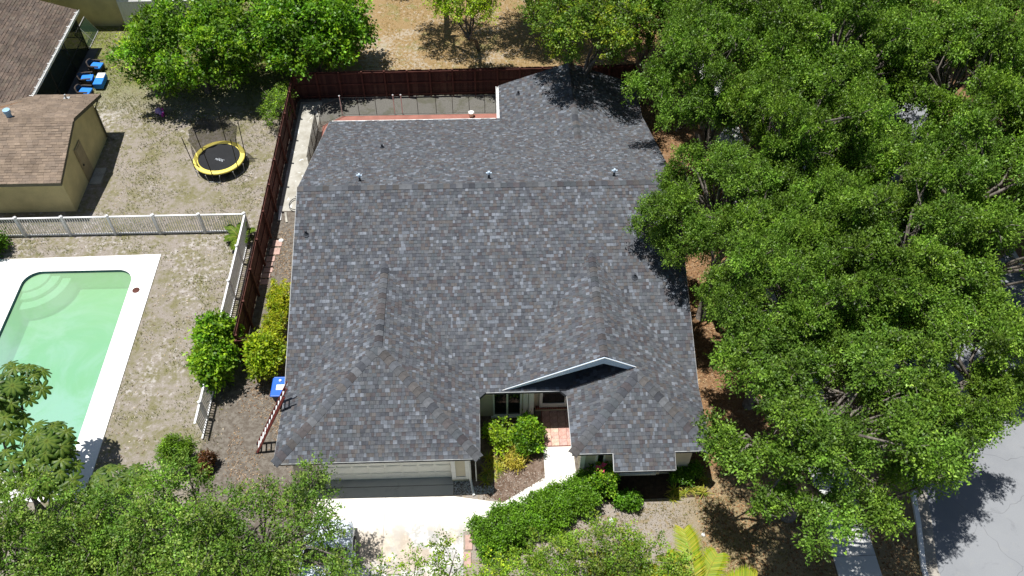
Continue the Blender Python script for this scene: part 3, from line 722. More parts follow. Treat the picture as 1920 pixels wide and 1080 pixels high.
# screened lanai under the eave
fr = MB()
for y in (37.5, 40.0, 42.5, 44.88): fr.tube([(-23.45, y, 0), (-23.45, y, nz)], .035, 4)
fr.tube([(-23.45, 37.5, .9), (-23.45, 44.88, .9)], .03, 4); fr.tube([(-23.45, 37.5, .05), (-23.45, 44.88, .05)], .03, 4); fr.tube([(-23.45, 37.5, nz-.05), (-23.45, 44.88, nz-.05)], .03, 4)
fr.tube([(-26.4, 44.88, .9), (-23.45, 44.88, .9)], .03, 4); fr.tube([(-26.4, 44.88, .05), (-23.45, 44.88, .05)], .03, 4); fr.tube([(-24.9, 44.88, 0), (-24.9, 44.88, nz)], .03, 4)
sc = obj('screen_frame', fr, 'black', nb)
m_ = MB(); m_.add([(-23.45, 37.5, 0), (-23.45, 44.86, 0), (-23.45, 44.86, nz), (-23.45, 37.5, nz)], [(0, 1, 2, 3)]); m_.add([(-26.4, 44.88, 0), (-23.46, 44.88, 0), (-23.46, 44.88, nz), (-26.4, 44.88, nz)], [(0, 1, 2, 3)])
obj('screen_mesh', m_, 'screen', sc)
obj('lanai_floor', MB().box(-26.5, -22.9, 37.0, 45.0, 0, .06), flat('dark_slab', (.12, .125, .13), .8, .15), nb)
dp = thing('screen_door', 'green tinted screen door panel standing open in the grass', 'door', (-23.45, 46.0, 0))
f_ = MB(); f_.tube([(-23.45, 45.0, .05), (-23.45, 46.9, .05), (-23.95, 46.9, 1.0), (-23.95, 45.0, 1.0), (-23.45, 45.0, .05)], .025, 4); f_.tube([(-23.45, 45.8, .05), (-23.95, 45.8, 1.0)], .02, 4); obj('frame', f_, 'alum', dp)
f_ = MB(); f_.add([(-23.45, 45.0, .05), (-23.45, 46.9, .05), (-23.95, 46.9, 1.0), (-23.95, 45.0, 1.0)], [(0, 1, 2, 3)]); obj('screen_mesh', f_, netting('green_screen', (.05, .10, .06), .6), dp)
# yellow house beyond and its white fence
yh = thing('yellow_house', 'plain yellow stucco house wall at the top left edge', 'house', (-27, 51, 0))
w = MB(); w.box(-36, -21.9, 47.45, 56, 0, 3.0); obj('wall', w, 'yellow', yh)
w = MB(); w.slab([(-36.5, 47.0, 3.1), (-21.4, 47.0, 3.1), (-21.4, 52, 4.6), (-36.5, 52, 4.6)], .15); w.slab([(-36.5, 57, 3.1), (-36.5, 52, 4.6), (-21.4, 52, 4.6), (-21.4, 57, 3.1)], .15); obj('roof', w, 'olive', yh)
vf = thing('vinyl_fence', 'tall white vinyl privacy fence behind the leafy trees at top left', 'fence', (-19, 47.3, 0))
vp = MB().box(-.06, .06, -.06, .06, 0, 1.85); vp.lathe([(.085, 1.85), (.085, 1.89), (0, 1.93)], n=4); vpm = new_mesh('post', vp.v, vp.f, M['vinyl'])
vb = MB().box(-.11, .11, -.015, .015, .06, 1.72); vbm = new_mesh('plank', vb.v, vb.f, M['vinyl'])
for k in range(4): link('post', vpm, (-21.75+k*2.1, 47.2, 0), vf)
for k in range(3): link('post', vpm, (-21.75, 49.3+k*2.1, 0), vf)
for k in range(26): link('plank', vbm, (-21.58+k*.235, 47.2, 0), vf)
for k in range(26): link('plank', vbm, (-21.75, 47.36+k*.235, 0), vf, math.pi/2)
for q in ((-21.7, -15.4, 47.16, 47.24, 1.72, 1.82), (-21.7, -15.4, 47.17, 47.23, 0.02, .12), (-21.79, -21.71, 47.25, 53.5, 1.72, 1.82), (-21.78, -21.72, 47.25, 53.5, 0.02, .12)): obj('rail', MB().box(*q), 'vinyl', vf)

# ------------------------------------------------------------------ brown wooden fences
def board_fence(name, label, a, b, h, post_sp, inside, seed, cap=True):
    """boards from a to b; posts and rails on the 'inside' side (unit vector)"""
    a, b = Vector((*a, 0)), Vector((*b, 0)); L = (b-a).length; d = (b-a)/L; rz = math.atan2(d.y, d.x)
    f = thing(name, label, 'fence', tuple((a+b)/2)); rs = np.random.default_rng(seed)
    cols = [(.074, .034, .029), (.064, .029, .025), (.084, .039, .032), (.057, .027, .024), (.094, .047, .037)]; mes = []
    for c in cols:
        m = MB().box(-.0705, .0705, -.009, .009, .03, h, c); mes.append(new_mesh('plank', m.v, m.f, M['brownwood'], m.t))
    n = int(L/.142)
    for k in range(n):
        p = a+d*((k+.5)*L/n); q = link('plank', mes[rs.integers(5)], (p.x, p.y, rs.uniform(-.02, .025)), f, rz)
    ins = Vector((*inside, 0))
    pm_ = MB().box(-.045, .045, -.045, .045, 0, h+.03); pme_ = new_mesh('post', pm_.v, pm_.f, M['rail'])
    m_ = int(L/post_sp)
    for k in range(m_+1):
        p = a+d*(k*post_sp)+ins*.095; link('post', pme_, (p.x, p.y, 0), f, rz)
    for z in (.2, h*.53, h-.14):
        m = MB(); c = a+ins*.03; e_ = b+ins*.03; s_ = ins*.02
        m.add([(*(c-s_).xy, z-.045), (*(c+s_).xy, z-.045), (*(c+s_).xy, z+.045), (*(c-s_).xy, z+.045), (*(e_-s_).xy, z-.045), (*(e_+s_).xy, z-.045), (*(e_+s_).xy, z+.045), (*(e_-s_).xy, z+.045)], [(0, 1, 2, 3), (7, 6, 5, 4), (0, 4, 5, 1), (1, 5, 6, 2), (2, 6, 7, 3), (3, 7, 4, 0)])
        obj('rail', m, 'rail', f)
    return f
board_fence('wooden_fence', 'dark red brown board fence along the back of the grey roofed house', (-10.48, 39.82), (8.6, 40.1), 1.78, 1.235, (0, -1), 3)
board_fence('wooden_fence', 'dark red brown board fence running beside the white picket fence and house side', (-10.52, 21.9), (-10.5, 39.8), 1.78, 1.8, (1, 0), 4)
board_fence('wooden_fence', 'short dark brown fence return with gate between bush and yellow hedge', (-10.45, 21.85), (-9.2, 22.0), 1.6, 1.2, (0, -1), 5)
# white picket fence with a corner
pf = thing('picket_fence', 'low white picket fence turning a corner beside the pool', 'fence', (-14, 27, 0))
pk = MB().box(-.016, .016, -.016, .016, .08, 1.16); pkm = new_mesh('picket', pk.v, pk.f, M['vinyl'])
pp = MB().box(-.055, .055, -.055, .055, 0, 1.26); pp.lathe([(.09, 1.26), (.09, 1.29), (0, 1.34)], n=4); ppm = new_mesh('post', pp.v, pp.f, M['vinyl'])
xs0, xs1, yf_, xf_ = -24.0, -11.5, 29.55, -11.47
for k in range(7): link('post', ppm, (-11.5-k*2.12+.0, yf_+(.0), 0), pf)
nk = int((xs1-xs0)/.115)
for k in range(nk): link('picket', pkm, (xs0+.06+k*(xs1-xs0)/nk, yf_, 0), pf)
for k in range(1, 6): link('post', ppm, (xf_, yf_-k*2.1, 0), pf)
nk2 = int(11.3/.115)
for k in range(nk2): link('picket', pkm, (xf_, yf_-.08-k*.115, 0), pf)
for q in ((xs0, xs1, yf_-.04, yf_+.04, 1.16, 1.21), (xs0, xs1, yf_-.03, yf_+.03, .04, .11), (xf_-.04, xf_+.04, 18.1, yf_-.05, 1.16, 1.21), (xf_-.03, xf_+.03, 18.1, yf_-.05, .04, .11)): obj('rail', MB().box(*q), 'vinyl', pf)

# pool safety mesh fence on the rear patio
sf_ = thing('safety_fence', 'black mesh pool safety fence along the red patio edge', 'fence', (-4, 38.3, 0))
pts = [(-9.05, 33.5), (-9.05, 37.0), (-8.95, 37.45), (-7.9, 38.28), (.6, 38.28)]
ms_ = MB()
for (x0, y0), (x1, y1) in zip(pts[:-1], pts[1:]): ms_.add([(x0, y0, .06), (x1, y1, .06), (x1, y1, 1.22), (x0, y0, 1.22)], [(0, 1, 2, 3)])
obj('mesh_panel', ms_, 'poolnet', sf_)
ms_ = MB(); ms_.add([(-9.03, 33.5, .06), (-9.03, 37.0, .06), (-9.03, 37.0, 1.22), (-9.03, 33.5, 1.22)], [(0, 1, 2, 3)]); obj('mesh_panel', ms_, netting('dense_mesh', (.012, .012, .013), .75), sf_)
bp = MB().tube([(0, 0, .05), (0, 0, 1.25)], .016, 6); bpm = new_mesh('post', bp.v, bp.f, M['black'])
wp = MB().tube([(0, 0, .05), (0, 0, 1.3)], .028, 8); wp.lathe([(.045, 1.3), (.05, 1.34), (0, 1.38)], n=8); wpm = new_mesh('gate_post', wp.v, wp.f, M['alum'])
for x in (-6.95, -6.0, -3.75, -2.75, -1.85, -.95, -.1, .5): link('post', bpm, (x, 38.28, 0), sf_)
for x in (-7.88, -5.02, -4.6): link('gate_post', wpm, (x, 38.3, 0), sf_)
for y in (34.3, 35.2, 36.1, 37.0): link('post', bpm, (-9.05, y, 0), sf_)
link('post', bpm, (-8.95, 37.45, 0), sf_)
tr = MB()
for z_ in (1.22, .07): obj('rail', MB().tube([(x0, y0, z_) for x0, y0 in pts], .012, 4), 'black', sf_)
bk_ = MB().lathe([(.0, .05), (.12, .05), (.15, .30), (.165, .30), (.165, .33), (.14, .33), (.115, .07), (0, .07)], (-.85, 38.0, .0), 18)
bo = thing('bucket', 'small white bucket on the red patio by the mesh fence', 'bucket', (-.85, 38.0, .05)); obj('body', bk_, 'white', bo, True); obj('handle', MB().tube([(-1.01, 38.0, .32), (-.95, 37.9, .38), (-.75, 37.9, .38), (-.69, 38.0, .32)], .008, 5), 'black', bo)
fb = MB().lathe([(0, .075), (.10, .075), (.13, .06), (.14, .052)], (-.62, 37.62, 0), 18); tag(obj('flying_disc', fb, 'bat', None, True), 'pale yellow round disc lying on the red patio beside the bucket', 'disc')

# ------------------------------------------------------------------ foliage generators
def nz_(a): return a/np.maximum(np.linalg.norm(a, axis=-1, keepdims=True), 1e-9)
def leaf_quads(P, D, N, L, Wd, fold=.12):
    D = nz_(D); N = nz_(N-D*np.sum(N*D, -1, keepdims=True)); Sd = np.cross(D, N)
    L = L[:, None]; Wd = Wd[:, None]
    mid = P+D*L*.48+N*L*fold
    return np.stack([P, mid+Sd*Wd/2, P+D*L-N*L*fold*.6, mid-Sd*Wd/2], 1)
def mixcol(r, cols, n, jitter=.18):
    cols = np.array(cols); i = r.integers(len(cols), size=n); j = r.integers(len(cols), size=n); f = r.random((n, 1))
    return (cols[i]*f+cols[j]*(1-f))*(1+jitter*r.standard_normal((n, 1))).clip(.4, 1.7)
def foliage(r, clumps, twigs, lpt, ll, lw, cols, flat=.75, upb=.35, clump_var=.22, droop=0.0):
    """clumps: n x 4 (centre, radius). Twigs radiate from each clump, leaves sit along the twigs."""
    Q = []; T = []
    for cx, cy, cz, cr in clumps:
        n = max(3, int(twigs*(cr/np.mean(clumps[:, 3]))**2))
        d = r.standard_normal((n, 3)); d[:, 2] += upb; d = nz_(d); d[:, 2] *= flat
        ln = cr*r.uniform(.62, 1.12, (n, 1))
        c = np.array([cx, cy, cz])
        tt = r.uniform(.30, 1.0, (n, lpt, 1))
        tt = 1-(1-tt)**1.25
        P = c+d[:, None, :]*ln[:, None, :]*tt+r.normal(0, ll*.55, (n, lpt, 3))
        P[:, :, 2] -= droop*(tt[:, :, 0]**2)*cr
        D = d[:, None, :]*.9+r.standard_normal((n, lpt, 3))*.75
        N = r.standard_normal((n, lpt, 3))*.55+np.array([0, 0, .85])+d[:, None, :]*.35
        P = P.reshape(-1, 3); D = D.reshape(-1, 3); N = N.reshape(-1, 3); m = len(P)
        L = ll*r.uniform(.65, 1.25, m); Wd = lw*r.uniform(.7, 1.25, m)
        Q.append(leaf_quads(P, D, N, L, Wd))
        tw = np.repeat(mixcol(r, cols, n, .25), lpt, 0)
        T.append(tw*min(1.6, max(.5, 1+clump_var*r.standard_normal()))*(1+.16*r.standard_normal((m, 1))).clip(.5, 1.6))
    return np.concatenate(Q), (np.concatenate(T)*np.array([1.88, 1.80, 1.0])).clip(.004, .7)
def dome_clumps(r, n, rx, ry, rz, cz, cr, low=-.35, sep=.62, shell=.5, holes=None):
    out = []; tries = 0
    while len(out) < n and tries < 8000:
        tries += 1
        d = nz_(r.standard_normal(3))
        if d[2] < low: continue
        k = r.uniform(shell, 1.0)
        p = np.array([d[0]*rx*k, d[1]*ry*k, cz+d[2]*rz*k]); c_ = cr*r.uniform(.65, 1.3)
        if any(np.linalg.norm((p-q[:3])*np.array([1, 1, 1.2])) < sep*(c_+q[3])*.75 for q in out): continue
        out.append(np.array([*p, c_]))
    return np.array(out)
def limbs(r, clumps, trunk_h, r0, base=(0, 0), nlimb=6, twig=3, lean=(0, 0)):
    m = MB(); top = Vector((base[0]+lean[0], base[1]+lean[1], trunk_h))
    m.tube([(base[0], base[1], -.15), (base[0]+lean[0]*.3, base[1]+lean[1]*.3, trunk_h*.45), top], [r0*1.35, r0, r0*.85], 9)
    C = clumps[:, :3]; idx = r.permutation(len(C))[:nlimb]; forks = []
    for i in idx:
        e = Vector(C[i])*.55+top*.45; e.z = max(e.z, trunk_h*1.05)+.2
        mid = top.lerp(e, .5)+Vector(r.normal(0, .22, 3)); m.tube([top, mid, e], [r0*.62, r0*.48, r0*.36], 7); forks.append(e)
    for c in clumps:
        q = Vector(c[:3]); f = min(forks, key=lambda e: (e-q).length); k = f.lerp(q, .55)+Vector(r.normal(0, .28, 3))
        m.tube([f, k, q], [r0*.30, r0*.20, r0*.10], 5, cap=False)
        for _ in range(twig):
            dd = Vector(r.standard_normal(3)); dd.z = abs(dd.z)*.6; dd.normalize()
            m.tube([q, q+dd*c[3]*.5+Vector(r.normal(0, .08, 3)), q+dd*c[3]*.98], [r0*.09, r0*.06, r0*.03], 3, cap=False)
    return m
def tree(name, label, loc, crown_me, trunk_me, group=None, rz=0.0, sc=(1, 1, 1)):
    o = thing(name, label, 'tree', loc, group, rz); o.scale = sc
    for nm, me in (('trunk', trunk_me), ('crown', crown_me)):
        c = bpy.data.objects.new(nm, me); COL.objects.link(c); c.parent = o
    return o
OAK = [(.058, .116, .022), (.080, .145, .030), (.042, .086, .020), (.105, .172, .042), (.068, .125, .030)]
OAKG = [(.052, .112, .024), (.072, .138, .032), (.040, .085, .018), (.095, .165, .042), (.11, .15, .06)]
LIME = [(.12, .20, .018), (.16, .25, .025), (.085, .155, .014), (.20, .27, .03)]
DEEP = [(.045, .115, .012), (.065, .15, .018), (.035, .085, .010), (.09, .19, .022)]
YEL = [(.20, .215, .018), (.15, .19, .016), (.115, .165, .013), (.25, .24, .028)]

# oaks: five crowns, turned and scaled for every tree
oaks = []
for k in range(5):
    r = np.random.default_rng(100+k)
    big = dome_clumps(r, 26, 3.55, 3.55, 2.2, 5.7, 1.35, -.35, .74, .55)
    cl = []
    for q in big:
        cl.append(np.array([q[0], q[1], q[2], q[3]*.62]))
        for _ in range(5):
            d = nz_(r.standard_normal(3)); d[2] = abs(d[2])*.8-.1; cl.append(np.array([*(q[:3]+d*q[3]*r.uniform(.5, .8)*np.array([1, 1, .75])), q[3]*r.uniform(.34, .5)]))
    cl = np.array(cl)
    Q, T = foliage(r, cl, 38, 16, .100, .054, OAK, .85, .5, .20)
    oaks.append((quad_mesh('crown', Q, M['leaf'], T), None, cl))
    tm = limbs(r, cl[::2], 2.6, .24, nlimb=7, twig=3)
    oaks[k] = (oaks[k][0], new_mesh('trunk', tm.v, tm.f, M['bark'], smooth=True), cl)
OAKS = [
 (11.3, 14.8, 1.05, 'spreading oak by the sidewalk, nearest the right front corner of the house'),
 (16.0, 17.9, .95, 'oak crown leaning out over the sunlit grey road'),
 (11.2, 20.6, .86, 'oak beside the right wall level with the little black gable recess'),
 (15.4, 22.6, 1.0, 'oak on the road verge behind the crown leaning over the road'),
 (10.0, 25.6, .90, 'oak whose leaves overlap the right end of the grey roof ridge'),
 (13.6, 28.6, 1.0, 'oak behind the one touching the roof ridge end, over the sidewalk'),
 (20.6, 24.0, 1.05, 'oak across the road near the bare brown patch at the right edge'),
 (11.0, 33.6, 1.0, 'oak with thick grey trunk beside the rear right roof corner'),
 (15.9, 34.4, 1.06, 'oak over the road kerb beside a dappled asphalt gap'),
 (21.6, 31.8, 1.1, 'broad oak across the road beyond the dappled asphalt gap'),
 (12.6, 40.6, 1.1, 'tall oak at the top next to the dark trunk gap'),
 (18.6, 41.0, 1.15, 'oak at the top middle of the street canopy'),
 (26.6, 37.2, 1.2, 'oak at the far right upper part of the street canopy'),
 (25.8, 21.6, .95, 'oak at the right edge below the bare brown patch'),
 (16.0, 48.0, 1.2, 'oak cut by the top edge, second from the bright green shade tree'),
 (24.0, 47.0, 1.25, 'oak cut by the top edge toward the right corner'),
 (18.6, 36.6, .95, 'oak filling the gap over the road between two larger upper crowns'),
 (17.4, 28.4, .85, 'oak over the near kerb that hides the dappled asphalt gap'),
 (23.6, 28.0, .8, 'smaller oak left of the bare brown patch across the road'),
 (13.4, 24.6, .8, 'smaller oak squeezed between the ridge end oak and the verge oak'),
 (31.5, 44.0, 1.25, 'oak in the top right corner of the street canopy'),
 (29.2, 29.6, 1.05, 'oak at the right edge above the bare brown patch'),
]
oak_g = 'oak trees lining the street'
for i, (x, y, s_, lab) in enumerate(OAKS):
    k = i % 5; hz = random.uniform(1.28, 1.46); x *= .925; y *= .925; s_ *= .93
    if i == 0: x, y, hz, s_ = 10.8, 14.2, 1.05, 1.03
    tree('oak_tree', lab, (x, y, 0), oaks[k][0], oaks[k][1], oak_g, random.uniform(0, 6.28), (s_*random.uniform(.95, 1.06), s_*random.uniform(.95, 1.06), s_*hz))

def one_tree(name, label, loc, seed, n, rx, ry, rz, cz, cr, twigs, lpt, ll, lw, cols, th, r0, low=-.4, sep=.62, shell=.45, twig=3, mat='leaf', flat=.8, upb=.4, lean=(0, 0), nl=6, cv=.16, group=None):
    r = np.random.default_rng(seed); cl = dome_clumps(r, n, rx, ry, rz, cz, cr, low, sep, shell)
    cl[:, 0] += lean[0]; cl[:, 1] += lean[1]
    Q, T = foliage(r, cl, twigs, lpt, ll, lw, cols, flat, upb, cv)
    tm = limbs(r, cl, th, r0, nlimb=nl, twig=twig, lean=lean)
    return tree(name, label, loc, quad_mesh('crown', Q, M[mat], T), new_mesh('trunk', tm.v, tm.f, M['bark'], smooth=True), group)
# front left loose oaks
one_tree('oak_tree', 'loose airy oak with pale branches beside the driveway', (-8.3, 10.9, 0), 201, 62, 4.6, 3.1, 1.8, 4.6, .80, 46, 16, .092, .05, OAKG, 2.2, .17, -.5, .64, .35, 4, nl=8, lean=(0, .4))
one_tree('oak_tree', 'denser grey green oak in the lower left corner', (-14.2, 11.0, 0), 202, 62, 3.8, 2.7, 1.9, 4.3, .80, 50, 16, .092, .05, OAKG, 2.2, .16, -.5, .62, .4, 3, nl=7, lean=(0, .3))
one_tree('small_tree', 'sparse bright sapling crown at the bottom edge over the driveway', (-1.9, 9.9, 0), 203, 26, 2.3, 1.4, .9, 3.2, .6, 16, 11, .085, .05, OAK+LIME, 1.8, .07, -.5, .7, .3, 4, nl=5, lean=(.2, .9))
one_tree('small_tree', 'light green small tree at the bottom centre below the hedge', (3.2, 10.3, 0), 204, 60, 3.0, 1.5, .9, 2.5, .62, 26, 13, .08, .05, [(.075, .145, .022), (.10, .175, .03), (.058, .115, .018), (.13, .165, .05)], 1.3, .08, -.5, .62, .3, 4, nl=6, lean=(0, .9))
# upper left leafy trees
one_tree('broadleaf_tree', 'bright lime green leafy tree left of the wooden fence corner', (-15.6, 40.6, 0), 205, 60, 3.7, 2.9, 2.2, 2.9, .95, 32, 15, .19, .105, LIME[:3]+DEEP+OAK[:2], 1.3, .16, -.5, .6, .45, 4, 'gloss', nl=7)
one_tree('broadleaf_tree', 'deep green broad leaved tree above the rear fence corner', (-9.6, 42.2, 0), 206, 58, 3.1, 3.1, 2.3, 3.0, .95, 36, 15, .205, .12, DEEP+LIME[:1], 1.3, .16, -.5, .6, .45, 4, 'gloss', nl=7)
one_tree('broadleaf_tree', 'leafy tree cut by the top edge above the lime green tree', (-13.2, 46.8, 0), 207, 52, 3.6, 2.8, 2.4, 3.4, 1.0, 36, 15, .205, .12, DEEP+LIME, 1.5, .17, -.5, .6, .45, 3, 'gloss', nl=7)
one_tree('shrub', 'sparse weedy shrub behind the rear fence corner post', (-11.2, 38.3, 0), 208, 22, .8, 1.6, .7, .8, .40, 15, 10, .11, .055, OAK+LIME[:1], .4, .04, -.3, .65, .3, 4, nl=5)
# trees behind the rear fence
one_tree('shade_tree', 'bright yellow green tree cut by the top edge over the dry lawn', (-.4, 44.5, 0), 209, 30, 1.9, 1.5, 1.1, 5.2, .7, 34, 14, .12, .07, [(.15, .22, .02), (.20, .27, .03), (.11, .18, .02)], 2.6, .10, -.4, .64, .45, 3, lean=(-.5, -3.0))
one_tree('shade_tree', 'yellow tipped tree hanging over the far peak of the grey roof', (5.4, 38.4, 0), 210, 50, 2.9, 2.9, 1.9, 6.8, .85, 40, 15, .13, .07, OAK+[(.09, .14, .02), (.15, .17, .022), (.11, .155, .02)], 2.8, .18, -.45, .64, .4, 4, lean=(-.5, -1.3))
one_tree('shade_tree', 'dark green tree cut by the top edge behind the yellow tipped tree', (4.2, 47.0, 0), 211, 56, 4.2, 3.4, 2.6, 5.2, 1.0, 44, 15, .13, .07, OAK+DEEP, 2.6, .2, -.45, .62, .4, 4)
one_tree('shade_tree', 'tall dark tree cut by the top edge, filling the corner above the far roof peak', (7.6, 43.2, 0), 216, 58, 3.0, 2.8, 2.6, 6.6, .95, 46, 15, .12, .065, OAK+DEEP, 2.6, .2, -.5, .62, .4, 4, lean=(0, -.6))
one_tree('shade_tree', 'dark tree between the far roof peak and the oaks', (8.3, 39.0, 0), 212, 50, 2.2, 2.6, 2.6, 6.2, .9, 42, 15, .13, .07, DEEP+OAK, 2.2, .18, -.5, .62, .4, 4)
one_tree('shade_tree', 'leafy tree mostly above the top edge, dappling the dry lawn', (2.6, 50.8, 0), 214, 44, 3.2, 2.6, 1.4, 7.2, .75, 30, 13, .12, .07, OAK+LIME[:1], 3.0, .2, -.4, .7, .35, 4, lean=(0, -5.3))
one_tree('shade_tree', 'second leafy tree above the top edge, nearer the open dry lawn', (-2.6, 51.5, 0), 215, 34, 2.7, 2.3, 1.3, 7.0, .7, 28, 13, .12, .07, OAK+LIME[:1], 3.0, .18, -.4, .72, .35, 4, lean=(-.3, -5.6))
one_tree('small_tree', 'small dark shrub at the top edge on the dry lawn', (-5.6, 50.6, 0), 213, 14, .8, .8, .6, 1.0, .4, 20, 10, .12, .07, DEEP, .5, .05, -.4, .6, .3, 2, nl=4)

def bush(name, label, loc, seed, rx, ry, rz, cz, cr, n, twigs, lpt, ll, lw, cols, cat='shrub', mat='gloss', stems=True, low=-.6, flat=.9, upb=.3, cv=.14, group=None, tw=2):
    r = np.random.default_rng(seed); cl = dome_clumps(r, n, rx, ry, rz, cz, cr, low, .55, .35)
    Q, T = foliage(r, cl, twigs, lpt, ll, lw, cols, flat, upb, cv)
    o_ = thing(name, label, cat, loc, group)
    c = bpy.data.objects.new('foliage', quad_mesh('foliage', Q, M[mat], T)); COL.objects.link(c); c.parent = o_
    m = MB()
    for q in cl:
        b0 = Vector((q[0]*.15, q[1]*.15, -.03)); e = Vector(q[:3]); k = b0.lerp(e, .5)+Vector(r.normal(0, .05, 3)); m.tube([b0, k, e], [.025, .018, .01], 4, cap=False)
        for _ in range(tw):
            dd = Vector(r.standard_normal(3)).normalized(); m.tube([e, e+dd*q[3]*.9], [.009, .005], 3, cap=False)
    c = bpy.data.objects.new('stem', new_mesh('stem', m.v, m.f, M['bark'])); COL.objects.link(c); c.parent = o_
    return o_
bush('bush', 'big glossy green bush standing between picket fence and lawn', (-11.35, 21.5, 0), 301, .62, 1.6, 1.2, 1.25, .48, 38, 34, 10, .17, .10, DEEP+LIME[:2])
bush('bush', 'yellow green broad leaved bush below the clipped hedge at the house side', (-9.3, 21.3, 0), 302, .62, .85, .9, .95, .38, 26, 28, 10, .15, .09, LIME+YEL[:2])
bush('bush', 'round green bush at the left edge below the picket fence', (-23.3, 28.6, 0), 303, .7, .7, .7, .7, .35, 18, 26, 9, .13, .08, DEEP)
bush('shrub', 'dense green shrub in the courtyard bed beside the red pavers', (1.32, 17.55, 0), 304, .55, .75, .5, .62, .3, 24, 34, 10, .10, .06, DEEP+LIME[:1])
bush('shrub', 'open twiggy light green shrub below the front window', (.25, 17.6, 0), 305, .6, .7, .45, .6, .28, 20, 14, 9, .10, .06, LIME+DEEP[:1], tw=5)
bush('shrub', 'dry straw coloured clump between the courtyard shrubs', (.75, 16.85, 0), 306, .42, .35, .22, .25, .2, 14, 22, 8, .16, .03, [(.36, .27, .10), (.30, .24, .06), (.25, .24, .05)], mat='leaf')
bush('shrub', 'feathery green upright shrub at the end of the picket fence', (-12.0, 17.0, 0), 307, .45, .5, .8, .9, .32, 20, 40, 11, .10, .03, [(.07, .14, .015), (.11, .19, .025), (.05, .10, .012)], mat='leaf')
bush('shrub', 'dull red leaved shrub beside the feathery green shrub', (-11.0, 16.9, 0), 308, .26, .36, .32, .35, .2, 12, 24, 9, .10, .05, [(.085, .032, .026), (.10, .05, .035), (.05, .025, .02)], mat='leaf')
bush('rose_bush', 'leafy rose bush with pink blooms by the wing wall', (3.95, 15.5, 0), 309, .5, .6, .55, .75, .3, 22, 26, 9, .09, .06, DEEP+LIME[:2])
rosebush = [o_ for o_ in bpy.data.objects if o_.name.startswith('rose_bush')][0]
fm = MB()
for k in range(9):
    a = k*2.4; rr = .03+.008*k; fm.add([(0, 0, .02), (rr*math.cos(a)-.05*math.sin(a), rr*math.sin(a)+.05*math.cos(a), .05), (1.9*rr*math.cos(a), 1.9*rr*math.sin(a), .035), (rr*math.cos(a)+.05*math.sin(a), rr*math.sin(a)-.05*math.cos(a), .05)], [(0, 1, 2, 3)])
fme = new_mesh('flower', fm.v, fm.f, M['petal'])
for p in ((-.16, .14, 1.36), (.06, .22, 1.40), (-.03, .02, 1.34)):
    f_ = bpy.data.objects.new('flower', fme); COL.objects.link(f_); f_.parent = rosebush; f_.location = p; f_.scale = (.85,)*3
bush('shrub', 'small leafy shrub beside the front bed, right of the long hedge', (4.95, 14.85, 0), 310, .45, .3, .3, .35, .22, 14, 24, 9, .10, .06, DEEP)

for i, (x, y, a, h, lab) in enumerate([
 (-15.9, 13.3, .9, 1.0, 'dark bush under the lower left oak, closest to the tall umbrella tree'),
 (-13.9, 13.2, 1.0, .9, 'dark bush below the sunny umbrella tree in the oak shade'),
 (-11.8, 13.7, .9, .85, 'dark bush in the shade just below the feathery shrub'),
 (-9.9, 13.6, .8, .8, 'dark bush under the airy oak left of the pink edging paver'),
 (-15.0, 11.6, 1.0, 1.0, 'dark bush by the lower left corner of the yard'),
 (-12.6, 11.9, 1.0, .9, 'dark bush at the bottom edge between the two left oaks'),
 (-10.6, 11.9, .9, .8, 'dark bush at the bottom edge close to the airy oak trunk'),
 (-8.4, 12.6, .6, .6, 'dark bush beside the parked car under the airy oak')]):
    bush('bush', lab, (x, y, 0), 330+i, a, a*.8, h*.7, h*.75, .4, 26, 26, 9, .11, .065, [(.035, .075, .014), (.05, .10, .018), (.028, .06, .012)], group='dark bushes under the lower left oaks')
def hedge(name, label, path, hw_, h, seed, dens, ll, lw, cols, taper=.85):
    r = np.random.default_rng(seed); P = np.array(path, float); seg = np.linalg.norm(np.diff(P, axis=0), axis=1); cum = np.concatenate([[0], np.cumsum(seg)]); L = cum[-1]
    n = int(L*hw_*2*h**.3*dens/10); cl = []
    for _ in range(n):
        t_ = r.uniform(0, L); i = min(np.searchsorted(cum, t_, side='right')-1, len(seg)-1); f = (t_-cum[i])/seg[i]; c = P[i]*(1-f)+P[i+1]*f
        d = (P[i+1]-P[i])/seg[i]; s_ = r.uniform(-1, 1); zz = h*(1-.35*abs(s_)**3)*r.choice([r.uniform(.25, .8), r.uniform(.72, .95)]); nr = np.array([-d[1], d[0]])
        q = c+nr*s_*hw_; cl.append([q[0], q[1], zz, .26*r.uniform(.7, 1.25)])
    cl = np.array(cl); c0 = P.mean(0); cl[:, :2] -= c0
    Q, T = foliage(r, cl, 20, 9, ll, lw, cols, .9, .4, .13)
    o_ = thing(name, label, 'hedge', (c0[0], c0[1], 0))
    c = bpy.data.objects.new('foliage', quad_mesh('foliage', Q, M['gloss'], T)); COL.objects.link(c); c.parent = o_
    m = MB()
    for q in cl[::3]: m.tube([(q[0]*.98, q[1]*.98, -.02), (q[0], q[1], q[2])], [.02, .008], 4, cap=False)
    c = bpy.data.objects.new('stem', new_mesh('stem', m.v, m.f, M['bark'])); COL.objects.link(c); c.parent = o_
hedge('hedge', 'long dense green hedge curving along the white walkway', [(-.7, 13.35), (.4, 13.85), (2.0, 14.5), (3.6, 15.2)], .72, 1.0, 401, 420, .072, .046, [(.055, .125, .012), (.08, .165, .018), (.04, .095, .01), (.10, .19, .03)])
hedge('hedge', 'clipped yellow green hedge strip against the house side', [(-9.35, 22.6), (-9.35, 25.6)], .36, 1.0, 402, 380, .07, .045, YEL+LIME[:1])
hedge('hedge', 'low green hedge at the right front corner of the house', [(6.7, 15.85), (7.75, 15.9)], .28, .6, 403, 330, .08, .05, DEEP)
